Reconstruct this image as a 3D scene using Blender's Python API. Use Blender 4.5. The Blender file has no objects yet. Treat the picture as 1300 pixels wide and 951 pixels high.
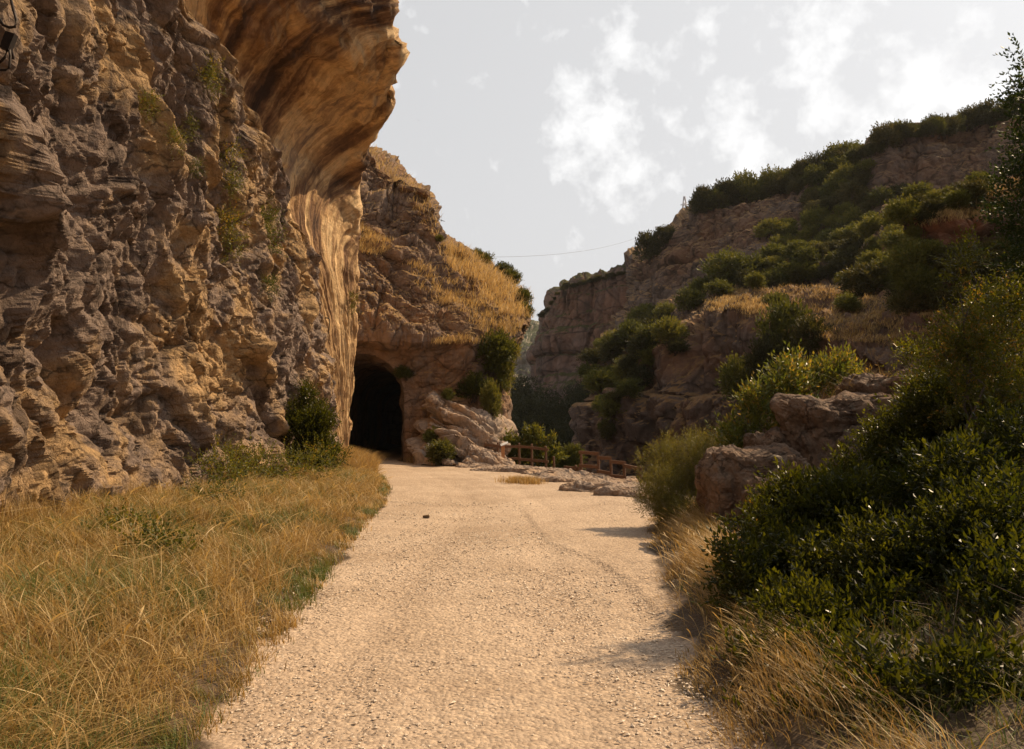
import bpy, math, random
import numpy as np
from mathutils import Vector, Matrix
from mathutils.bvhtree import BVHTree

random.seed(7)
RNG = np.random.default_rng(7)
scene = bpy.context.scene
COL = scene.collection
PI = math.pi
CAM_Z = 1.6
TH = math.atan(0.114)
F = 1000.0

# ------------------------------------------------------------------ survey helper: bearing, height angle and distance to a world point
def pt(u, v, Y):
    a = (u - 650) / F
    b = (431 - v) / F
    den = math.cos(TH) - b * math.sin(TH)
    return (a * Y / den, Y, CAM_Z + (math.sin(TH) + b * math.cos(TH)) / den * Y)

def ray(u, v):
    p = Vector(pt(u, v, 1.0)) - Vector((0, 0, CAM_Z))
    return p.normalized()

# ------------------------------------------------------------------ numpy noise
def _hash(ix, iy, iz, seed):
    h = (ix.astype(np.int64) * 374761393 + iy.astype(np.int64) * 668265263 + iz.astype(np.int64) * 2147483647 + seed * 1274126177) & 0xFFFFFFFF
    h = ((h ^ (h >> 13)) * 1274126177) & 0xFFFFFFFF
    h = ((h ^ (h >> 16)) * 2246822519) & 0xFFFFFFFF
    return (h ^ (h >> 15)) & 0xFFFFFFFF

def vnoise(p, seed=0):
    """smooth value noise, -1..1"""
    i = np.floor(p).astype(np.int64)
    f = p - i
    w = f * f * f * (f * (f * 6 - 15) + 10)
    r = np.zeros(len(p))
    for dx in (0, 1):
        for dy in (0, 1):
            for dz in (0, 1):
                h = _hash(i[:, 0] + dx, i[:, 1] + dy, i[:, 2] + dz, seed) / 4294967295.0
                wt = (w[:, 0] if dx else 1 - w[:, 0]) * (w[:, 1] if dy else 1 - w[:, 1]) * (w[:, 2] if dz else 1 - w[:, 2])
                r += h * wt
    return r * 2 - 1

def fbm(p, octaves=4, seed=0, gain=0.5):
    s = np.zeros(len(p)); a = 1.0; q = p.copy()
    for k in range(octaves):
        s += a * vnoise(q + 17.3 * k, seed + k)
        q = q * 2.03; a *= gain
    return s

_RD = np.random.default_rng(99)
_DIRS = np.array([np.linalg.qr(_RD.normal(size=(3, 3)))[0] for _ in range(16)], dtype=np.float32)
def facets(p, seed=0, tilt=0.9, bevel=1.5, flat=.30):
    """fractured rock: each cell is a block with a tilted flat face and bevelled sides; the blocks meet in creases, so the
    height is continuous. Returns height (about -1..1) and the distance from the nearest crease."""
    i = np.floor(p).astype(np.int64); p = p.astype(np.float32)
    n = len(p)
    b1 = np.full(n, -9.0, np.float32); b2 = np.full(n, -9.0, np.float32)
    for dx in (-1, 0, 1):
        for dy in (-1, 0, 1):
            for dz in (-1, 0, 1):
                cx, cy, cz = i[:, 0] + dx, i[:, 1] + dy, i[:, 2] + dz
                h = _hash(cx, cy, cz, seed)
                g = ((h * 2654435761) & 0xFFFFFFFF) ^ (h >> 11)
                d = np.stack([p[:, 0] - cx - (h & 1023) / 1023.0, p[:, 1] - cy - ((h >> 10) & 1023) / 1023.0, p[:, 2] - cz - ((h >> 20) & 1023) / 1023.0], 1).astype(np.float32)
                D = _DIRS[g & 15]
                m = np.abs(np.einsum('nij,nj->ni', D, d)).max(1)
                t = (((g >> 4) & 255) / 255.0 - .5) * d[:, 0] + (((g >> 12) & 255) / 255.0 - .5) * d[:, 1] + (((g >> 20) & 255) / 255.0 - .5) * d[:, 2]
                v = (((g >> 8) & 1023) / 1023.0 - .5) * 1.3 + tilt * 1.3 * t - bevel * np.maximum(0, m - flat)
                v = v.astype(np.float32)
                b2 = np.maximum(b2, np.minimum(b1, v)); b1 = np.maximum(b1, v)
    return b1.astype(float) - .1, (b1 - b2).astype(float)

def sstep(x):
    x = np.clip(x, 0, 1)
    return x * x * (3 - 2 * x)

# ------------------------------------------------------------------ mesh helpers
def mesh_np(name, verts, faces_flat, nper, mat=None, smooth=False, attrs=None, uv=None):
    """verts Nx3, faces as flat loop index array, nper vertices per face"""
    me = bpy.data.meshes.new(name)
    verts = np.asarray(verts, dtype=np.float32); fl = np.asarray(faces_flat, dtype=np.int32).ravel()
    nf = len(fl) // nper
    me.vertices.add(len(verts)); me.vertices.foreach_set('co', verts.ravel())
    me.loops.add(len(fl)); me.loops.foreach_set('vertex_index', fl)
    me.polygons.add(nf)
    me.polygons.foreach_set('loop_start', np.arange(nf, dtype=np.int32) * nper)
    me.polygons.foreach_set('loop_total', np.full(nf, nper, dtype=np.int32))
    me.polygons.foreach_set('use_smooth', np.full(nf, smooth, dtype=bool))
    me.update(calc_edges=True)
    if attrs:
        for k, a in attrs.items():
            at = me.attributes.new(k, 'FLOAT', 'POINT')
            at.data.foreach_set('value', np.asarray(a, dtype=np.float32))
    if uv is not None:
        l = me.uv_layers.new(name='uv')
        l.data.foreach_set('uv', np.asarray(uv, dtype=np.float32)[fl].ravel())
    if mat: me.materials.append(mat)
    return me

def tag(o, label=None, cat=None, group=None, kind=None):
    if label: o['label'] = label
    if cat: o['category'] = cat
    if group: o['group'] = group
    if kind: o['kind'] = kind
    return o

def link(name, me, parent=None, loc=(0, 0, 0)):
    o = bpy.data.objects.new(name, me); COL.objects.link(o)
    o.location = loc
    if parent: o.parent = parent
    return o

def empty(name, loc=(0, 0, 0), rz=0):
    o = bpy.data.objects.new(name, None); COL.objects.link(o)
    o.location = loc; o.rotation_euler = (0, 0, rz); o.empty_display_size = .1
    return o

def grid_faces(nr, nc):
    a = np.arange(nr * nc).reshape(nr, nc)
    return np.stack([a[:-1, :-1], a[:-1, 1:], a[1:, 1:], a[1:, :-1]], -1).reshape(-1, 4)

def grid_normals(P):
    du = np.gradient(P, axis=1); dv = np.gradient(P, axis=0)
    n = np.cross(du, dv)
    return n / (np.linalg.norm(n, axis=2, keepdims=True) + 1e-9)

def bvh_of(P, faces):
    return BVHTree.FromPolygons([tuple(x) for x in P], [tuple(int(i) for i in f) for f in faces])

def lerp_rows(ctrl, nv_list):
    """ctrl: R x C x 3 -> resample rows with nv_list[k] steps in segment k"""
    out = []
    for k, n in enumerate(nv_list):
        for j in range(n):
            t = j / n
            out.append(ctrl[k] * (1 - t) + ctrl[k + 1] * t)
    out.append(ctrl[-1])
    return np.array(out)

def loft(cols, nrow, ncol, smooth=2):
    """cols: list of columns of world points, bottom to top -> dense grid (rows, cols, 3)"""
    C = np.array(cols).transpose(1, 0, 2)           # R x C x 3
    A = lerp_rows(C, nrow)
    B = lerp_rows(A.transpose(1, 0, 2), ncol).transpose(1, 0, 2)
    for _ in range(smooth):
        S = B.copy()
        S[1:-1, :] = (B[:-2] + 2 * B[1:-1] + B[2:]) / 4
        B2 = S.copy()
        B2[:, 1:-1] = (S[:, :-2] + 2 * S[:, 1:-1] + S[:, 2:]) / 4
        B = B2
    return B

# ------------------------------------------------------------------ materials
def new_mat(name):
    m = bpy.data.materials.new(name); m.use_nodes = True
    nt = m.node_tree; nt.nodes.clear()
    return m, nt, nt.nodes, nt.links

def ramp(nd, stops, interp='LINEAR'):
    r = nd.new('ShaderNodeValToRGB'); e = r.color_ramp
    e.interpolation = interp
    while len(e.elements) > 1: e.elements.remove(e.elements[-1])
    e.elements[0].position = stops[0][0]; e.elements[0].color = (*stops[0][1], 1)
    for p, c in stops[1:]:
        x = e.elements.new(p); x.color = (*c, 1)
    return r

def noise_node(nd, ln, vec, scale, detail=6, rough=.6, dist=0.0):
    n = nd.new('ShaderNodeTexNoise'); n.inputs['Scale'].default_value = scale
    n.inputs['Detail'].default_value = detail; n.inputs['Roughness'].default_value = rough
    n.inputs['Distortion'].default_value = dist
    if vec is not None: ln.new(vec, n.inputs['Vector'])
    return n

def mixc(nd, ln, fac, a, b, mode='MIX'):
    m = nd.new('ShaderNodeMix'); m.data_type = 'RGBA'; m.blend_type = mode
    if isinstance(fac, (int, float)): m.inputs[0].default_value = fac
    else: ln.new(fac, m.inputs[0])
    for s, i in ((a, 6), (b, 7)):
        if isinstance(s, tuple): m.inputs[i].default_value = (*s, 1)
        else: ln.new(s, m.inputs[i])
    return m.outputs[2]

def maprange(nd, ln, val, a, b, c=0.0, d=1.0):
    m = nd.new('ShaderNodeMapRange'); ln.new(val, m.inputs[0])
    m.inputs[1].default_value = a; m.inputs[2].default_value = b
    m.inputs[3].default_value = c; m.inputs[4].default_value = d
    return m.outputs[0]

def mathn(nd, ln, op, a, b=None):
    m = nd.new('ShaderNodeMath'); m.operation = op
    for s, i in ((a, 0), (b, 1)):
        if s is None: continue
        if isinstance(s, (int, float)): m.inputs[i].default_value = s
        else: ln.new(s, m.inputs[i])
    return m.outputs[0]

def rock_mat(name, warm, grey, dark, joint=0.0, stain=(.52, .68, .75),  patch=0.35, fine=9.0, bump=.06, streak=0.0, grass=None, lichen=None, warm_lo=.45, warm_hi=.6):
    m, nt, nd, ln = new_mat(name)
    out = nd.new('ShaderNodeOutputMaterial'); bs = nd.new('ShaderNodeBsdfPrincipled')
    bs.inputs['Roughness'].default_value = .92
    bs.inputs['Specular IOR Level'].default_value = .2
    tc = nd.new('ShaderNodeTexCoord'); ob = tc.outputs['Object']
    n1 = noise_node(nd, ln, ob, patch, 6, .62, .6)
    f1 = maprange(nd, ln, n1.outputs['Fac'], warm_lo, warm_hi)
    c = mixc(nd, ln, f1, grey, warm)
    n2 = noise_node(nd, ln, ob, fine * .35, 7, .7, .3)
    r2 = ramp(nd, [(.3, (.42, .40, .40)), (.5, (.95, .95, .95)), (.72, (1.35, 1.3, 1.22))])
    ln.new(n2.outputs['Fac'], r2.inputs[0])
    c = mixc(nd, ln, .8, c, r2.outputs[0], 'MULTIPLY')
    # dark weathering stains running down the face
    mp = nd.new('ShaderNodeMapping'); mp.inputs['Scale'].default_value = (1.3, 1.3, .16)
    ln.new(ob, mp.inputs[0])
    n3 = noise_node(nd, ln, mp.outputs[0], 1.1 if streak <= 0 else streak, 5, .65, .4)
    f3 = maprange(nd, ln, n3.outputs['Fac'], stain[0], stain[1], 0, stain[2])
    c = mixc(nd, ln, f3, c, dark)
    if joint > 0:
        mj = nd.new('ShaderNodeMapping'); mj.inputs['Scale'].default_value = (1, 1, 2.1); ln.new(ob, mj.inputs[0])
        nj = noise_node(nd, ln, ob, joint * 1.5, 4, .6)
        vj = nd.new('ShaderNodeTexVoronoi'); vj.feature = 'DISTANCE_TO_EDGE'; vj.inputs['Scale'].default_value = joint
        ln.new(mixc(nd, ln, 1.6, mj.outputs[0], nj.outputs['Color'], 'ADD'), vj.inputs['Vector'])
        fj = mathn(nd, ln, 'MULTIPLY', maprange(nd, ln, vj.outputs['Distance'], 0.0, .07, .85, 0), maprange(nd, ln, nj.outputs['Fac'], .4, .6, .3, 1))
        c = mixc(nd, ln, fj, c, tuple(q * .45 for q in dark))
    if lichen:
        n5 = noise_node(nd, ln, ob, 2.2, 6, .7)
        c = mixc(nd, ln, maprange(nd, ln, n5.outputs['Fac'], .58, .68, 0, .6), c, lichen)
    if grass:
        geo = nd.new('ShaderNodeNewGeometry'); sx = nd.new('ShaderNodeSeparateXYZ'); ln.new(geo.outputs['Normal'], sx.inputs[0])
        n6 = noise_node(nd, ln, ob, .35, 6, .7)
        k = mathn(nd, ln, 'ADD', sx.outputs[2], mathn(nd, ln, 'MULTIPLY', mathn(nd, ln, 'SUBTRACT', n6.outputs['Fac'], .5), .9))
        gf = maprange(nd, ln, k, .50, .66)
        n7 = noise_node(nd, ln, ob, 1.2, 8, .75)
        rg = ramp(nd, [(.3, grass[0]), (.5, grass[1]), (.7, grass[2])]); ln.new(n7.outputs['Fac'], rg.inputs[0])
        c = mixc(nd, ln, gf, c, rg.outputs[0])
    ln.new(c, bs.inputs['Base Color'])
    n4 = noise_node(nd, ln, ob, fine, 12, .72, .2)
    vo = nd.new('ShaderNodeTexVoronoi'); vo.feature = 'DISTANCE_TO_EDGE'; vo.inputs['Scale'].default_value = fine * .45
    nw = noise_node(nd, ln, ob, fine * .5, 4, .6)
    wv = mixc(nd, ln, .25, ob, nw.outputs['Color']); ln.new(wv, vo.inputs['Vector'])
    cr = maprange(nd, ln, vo.outputs['Distance'], 0, .12)
    hsum = mathn(nd, ln, 'ADD', mathn(nd, ln, 'MULTIPLY', n4.outputs['Fac'], 1.4), mathn(nd, ln, 'MULTIPLY', cr, .22))
    bp = nd.new('ShaderNodeBump'); bp.inputs['Strength'].default_value = 1.0; bp.inputs['Distance'].default_value = bump
    ln.new(hsum, bp.inputs['Height']); ln.new(bp.outputs[0], bs.inputs['Normal'])
    ln.new(bs.outputs[0], out.inputs[0])
    return m

def leaf_mat(name, cols, trans=.35, rough=.45, spec=.4, tcol=None):
    m, nt, nd, ln = new_mat(name)
    out = nd.new('ShaderNodeOutputMaterial'); bs = nd.new('ShaderNodeBsdfPrincipled')
    at = nd.new('ShaderNodeAttribute'); at.attribute_name = 'tint'
    oi = nd.new('ShaderNodeObjectInfo')
    v = mathn(nd, ln, 'ADD', at.outputs['Fac'], mathn(nd, ln, 'MULTIPLY', mathn(nd, ln, 'SUBTRACT', oi.outputs['Random'], .5), .55))
    r = ramp(nd, cols); ln.new(v, r.inputs[0])
    ln.new(r.outputs[0], bs.inputs['Base Color'])
    bs.inputs['Roughness'].default_value = rough; bs.inputs['Specular IOR Level'].default_value = spec
    tr = nd.new('ShaderNodeBsdfTranslucent')
    t2 = mixc(nd, ln, 1.0, r.outputs[0], tcol or (1.7, 1.5, .7), 'MULTIPLY'); ln.new(t2, tr.inputs[0])
    mx = nd.new('ShaderNodeMixShader'); mx.inputs[0].default_value = trans
    ln.new(bs.outputs[0], mx.inputs[1]); ln.new(tr.outputs[0], mx.inputs[2]); ln.new(mx.outputs[0], out.inputs[0])
    return m

def plain_mat(name, c1, c2, scale=8, rough=.8, metal=0, bump=.005, stretch=(1, 1, 1)):
    m, nt, nd, ln = new_mat(name)
    out = nd.new('ShaderNodeOutputMaterial'); bs = nd.new('ShaderNodeBsdfPrincipled')
    tc = nd.new('ShaderNodeTexCoord'); mp = nd.new('ShaderNodeMapping'); mp.inputs['Scale'].default_value = stretch
    ln.new(tc.outputs['Object'], mp.inputs[0])
    n = noise_node(nd, ln, mp.outputs[0], scale, 6, .65)
    r = ramp(nd, [(.35, c1), (.65, c2)]); ln.new(n.outputs['Fac'], r.inputs[0])
    ln.new(r.outputs[0], bs.inputs['Base Color'])
    bs.inputs['Roughness'].default_value = rough; bs.inputs['Metallic'].default_value = metal
    bp = nd.new('ShaderNodeBump'); bp.inputs['Distance'].default_value = bump; ln.new(n.outputs['Fac'], bp.inputs['Height'])
    ln.new(bp.outputs[0], bs.inputs['Normal']); ln.new(bs.outputs[0], out.inputs[0])
    return m

GRASSC = ((.15, .085, .035), (.27, .155, .07), (.10, .075, .03))
M = {}
M['cliff'] = rock_mat('limestone_wall', (.54, .345, .17), (.31, .225, .175), (.095, .065, .05), patch=.32, fine=11, bump=.13, warm_lo=.45, warm_hi=.55, joint=1.1, stain=(.52, .64, .8))
M['hill'] = rock_mat('hill_rock', (.19, .105, .065), (.155, .11, .088), (.045, .028, .022), joint=.22, patch=.12, fine=1.3, bump=.5, streak=.35, grass=GRASSC)
M['farrock'] = rock_mat('far_cliff_rock', (.22, .115, .075), (.17, .115, .095), (.07, .044, .036), joint=.13, patch=.05, fine=.8, bump=.9, streak=.22, grass=((.05, .05, .015), (.08, .07, .02), (.04, .045, .012)))
M['valley'] = rock_mat('valley_rock', (.26, .19, .14), (.24, .20, .17), (.09, .08, .05), patch=.03, fine=.3, bump=1.5, streak=.1, grass=((.05, .06, .03), (.08, .08, .04), (.05, .06, .03)))
M['crag'] = rock_mat('crag_rock', (.26, .15, .085), (.20, .14, .105), (.085, .05, .036), joint=.6, patch=.25, fine=3.5, bump=.14, grass=((.20, .115, .045), (.30, .18, .07), (.14, .085, .035)))
M['ledge'] = rock_mat('ledge_rock', (.38, .26, .17), (.30, .23, .18), (.12, .08, .06), patch=.8, fine=9, bump=.05)
M['boulder'] = rock_mat('boulder_rock', (.25, .145, .085), (.23, .16, .115), (.07, .045, .033), patch=.9, fine=12, bump=.06, lichen=(.42, .37, .29), joint=1.6)

# scoop: water-streaked overhang, streaks run along the uv rows; blends into the rough wall by an attribute
def scoop_mat():
    m, nt, nd, ln = new_mat('streaked_limestone')
    out = nd.new('ShaderNodeOutputMaterial'); bs = nd.new('ShaderNodeBsdfPrincipled')
    bs.inputs['Roughness'].default_value = .9; bs.inputs['Specular IOR Level'].default_value = .2
    uv = nd.new('ShaderNodeUVMap'); uv.uv_map = 'uv'
    tc = nd.new('ShaderNodeTexCoord')
    nz = noise_node(nd, ln, tc.outputs['Object'], .5, 4, .6)
    mp = nd.new('ShaderNodeMapping'); mp.inputs['Scale'].default_value = (20, .10, 1); ln.new(uv.outputs[0], mp.inputs[0])
    w = mixc(nd, ln, .5, mp.outputs[0], nz.outputs['Color'], 'ADD')
    s1 = noise_node(nd, ln, w, 1.0, 8, .68, .5)
    mp2 = nd.new('ShaderNodeMapping'); mp2.inputs['Scale'].default_value = (80, .35, 1); ln.new(uv.outputs[0], mp2.inputs[0])
    s2 = noise_node(nd, ln, mp2.outputs[0], 1.0, 6, .7, .3)
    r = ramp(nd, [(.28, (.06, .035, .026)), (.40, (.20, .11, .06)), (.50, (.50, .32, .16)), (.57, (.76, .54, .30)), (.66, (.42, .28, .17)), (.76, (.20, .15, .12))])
    mp3 = nd.new('ShaderNodeMapping'); mp3.inputs['Scale'].default_value = (7, .12, 1); ln.new(uv.outputs[0], mp3.inputs[0])
    s3 = noise_node(nd, ln, mixc(nd, ln, .8, mp3.outputs[0], nz.outputs['Color'], 'ADD'), 1.0, 5, .6, .4)
    blend = mathn(nd, ln, 'ADD', mathn(nd, ln, 'MULTIPLY', s1.outputs['Fac'], .5), mathn(nd, ln, 'MULTIPLY', s3.outputs['Fac'], .5))
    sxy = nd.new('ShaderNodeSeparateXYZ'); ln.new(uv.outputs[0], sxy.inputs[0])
    big = noise_node(nd, ln, tc.outputs['Object'], .35, 5, .65, .6)
    # banding contrast varies at random; its rise with height paints in the overhang's shade
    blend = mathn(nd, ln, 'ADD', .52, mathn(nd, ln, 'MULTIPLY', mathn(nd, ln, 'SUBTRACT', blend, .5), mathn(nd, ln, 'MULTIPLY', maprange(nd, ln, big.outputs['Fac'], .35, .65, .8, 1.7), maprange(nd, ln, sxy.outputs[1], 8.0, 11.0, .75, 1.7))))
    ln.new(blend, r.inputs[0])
    r2 = ramp(nd, [(.32, (.55, .50, .46)), (.5, (.95, .95, .95)), (.65, (1.15, 1.12, 1.05))]); ln.new(s2.outputs['Fac'], r2.inputs[0])
    c = mixc(nd, ln, .35, r.outputs[0], r2.outputs[0], 'MULTIPLY')
    n2 = noise_node(nd, ln, tc.outputs['Object'], 2.2, 10, .72)
    r3 = ramp(nd, [(.35, (.62, .62, .64)), (.6, (1.12, 1.08, 1.02))]); ln.new(n2.outputs['Fac'], r3.inputs[0])
    c = mixc(nd, ln, .7, c, r3.outputs[0], 'MULTIPLY')
    ln.new(c, bs.inputs['Base Color'])
    n4 = noise_node(nd, ln, tc.outputs['Object'], 5, 10, .7)
    h = mathn(nd, ln, 'ADD', mathn(nd, ln, 'MULTIPLY', s2.outputs['Fac'], 1.2), n4.outputs['Fac'])
    bp = nd.new('ShaderNodeBump'); bp.inputs['Distance'].default_value = .12; ln.new(h, bp.inputs['Height'])
    ln.new(bp.outputs[0], bs.inputs['Normal']); ln.new(bs.outputs[0], out.inputs[0])
    return m
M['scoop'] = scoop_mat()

def ground_mat():
    m, nt, nd, ln = new_mat('gravel_and_soil')
    out = nd.new('ShaderNodeOutputMaterial'); bs = nd.new('ShaderNodeBsdfPrincipled')
    bs.inputs['Roughness'].default_value = .8; bs.inputs['Specular IOR Level'].default_value = .3
    tc = nd.new('ShaderNodeTexCoord'); ob = tc.outputs['Object']
    at = nd.new('ShaderNodeAttribute'); at.attribute_name = 'path'
    n1 = noise_node(nd, ln, ob, .45, 6, .65, .5)
    r1 = ramp(nd, [(.32, (.32, .23, .155)), (.5, (.385, .285, .20)), (.68, (.45, .34, .245))]); ln.new(n1.outputs['Fac'], r1.inputs[0])
    v = nd.new('ShaderNodeTexVoronoi'); v.inputs['Scale'].default_value = 34; ln.new(ob, v.inputs['Vector'])
    sx = nd.new('ShaderNodeSeparateColor'); ln.new(v.outputs['Color'], sx.inputs[0])
    r2 = ramp(nd, [(0, (.62, .58, .55)), (.5, (.95, .95, .95)), (1, (1.3, 1.27, 1.2))]); ln.new(sx.outputs[0], r2.inputs[0])
    c = mixc(nd, ln, .7, r1.outputs[0], r2.outputs[0], 'MULTIPLY')
    n2 = noise_node(nd, ln, ob, 1.3, 8, .7)
    r3 = ramp(nd, [(.3, (.035, .024, .013)), (.55, (.08, .05, .026)), (.75, (.15, .095, .045))]); ln.new(n2.outputs['Fac'], r3.inputs[0])
    nf = mathn(nd, ln, 'ADD', at.outputs['Fac'], mathn(nd, ln, 'MULTIPLY', mathn(nd, ln, 'SUBTRACT', n2.outputs['Fac'], .5), .6))
    c = mixc(nd, ln, maprange(nd, ln, nf, .35, .6), r3.outputs[0], c)
    ln.new(c, bs.inputs['Base Color'])
    v2 = nd.new('ShaderNodeTexVoronoi'); v2.inputs['Scale'].default_value = 17; ln.new(ob, v2.inputs['Vector'])
    n5 = noise_node(nd, ln, ob, 14, 8, .7)
    h = mathn(nd, ln, 'ADD', mathn(nd, ln, 'MULTIPLY', v.outputs['Distance'], -.7), mathn(nd, ln, 'MULTIPLY', v2.outputs['Distance'], -.8))
    h = mathn(nd, ln, 'ADD', h, mathn(nd, ln, 'MULTIPLY', n5.outputs['Fac'], 1.0))
    bp = nd.new('ShaderNodeBump'); bp.inputs['Distance'].default_value = .019; bp.inputs['Strength'].default_value = .9
    ln.new(h, bp.inputs['Height']); ln.new(bp.outputs[0], bs.inputs['Normal']); ln.new(bs.outputs[0], out.inputs[0])
    return m
M['ground'] = ground_mat()
M['stone'] = plain_mat('gravel_stone', (.36, .27, .19), (.60, .47, .34), 9, .55, 0, .002)
M['wood'] = plain_mat('weathered_wood', (.085, .038, .018), (.17, .08, .036), 6, .8, 0, .004, (1, 1, 8))
M['wood_new'] = plain_mat('orange_wood', (.36, .15, .05), (.5, .22, .08), 6, .7, 0, .004)
M['panel'] = plain_mat('white_panel', (.6, .58, .55), (.75, .73, .7), 6, .4, 0, .001)
M['iron'] = plain_mat('rusty_iron', (.012, .008, .006), (.03, .018, .012), 12, .6, .6, .002)
M['bark'] = plain_mat('grey_bark', (.035, .024, .016), (.085, .055, .038), 14, .9, 0, .01, (1, 1, .2))
M['steel'] = plain_mat('galvanised_steel', (.30, .27, .28), (.4, .36, .37), 6, .5, .4, .001)
M['bird'] = plain_mat('dark_feathers', (.02, .016, .014), (.05, .035, .03), 20, .7)
M['grass'] = leaf_mat('dry_grass', [(0, (.09, .12, .025)), (.25, (.17, .15, .035)), (.40, (.24, .15, .05)), (.62, (.40, .265, .10)), (1, (.68, .50, .24))], .35, .5, .3, (1.2, 1.05, .7))
M['leaf_dark'] = leaf_mat('glossy_dark_leaf', [(0, (.014, .020, .004)), (.5, (.031, .034, .006)), (.85, (.065, .07, .010)), (1, (.14, .08, .02))], .45, .33, .16, (3.2, 2.75, .7))
M['leaf_olive'] = leaf_mat('olive_leaf', [(0, (.06, .065, .016)), (.6, (.13, .12, .028)), (1, (.22, .18, .045))], .4, .5, .3)
M['leaf_light'] = leaf_mat('light_green_leaf', [(0, (.03, .05, .009)), (.5, (.07, .092, .015)), (.85, (.15, .15, .026)), (1, (.30, .20, .04))], .4, .4, .4)
M['leaf_hill'] = leaf_mat('hill_shrub_leaf', [(0, (.024, .025, .008)), (.5, (.05, .049, .014)), (1, (.10, .08, .024))], .3, .6, .2)
M['leaf_hill_green'] = leaf_mat('hill_green_leaf', [(0, (.04, .046, .010)), (.5, (.085, .09, .018)), (1, (.15, .135, .03))], .35, .6, .2)
M['leaf_red'] = leaf_mat('reddish_green_leaf', [(0, (.02, .035, .01)), (.6, (.05, .06, .014)), (.85, (.13, .06, .03)), (1, (.22, .07, .04))], .4, .45, .15)
M['leaf_fig'] = leaf_mat('yellowing_leaf', [(0, (.05, .06, .012)), (.5, (.12, .12, .02)), (.8, (.26, .17, .03)), (1, (.36, .16, .03))], .45, .5, .3)

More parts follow.
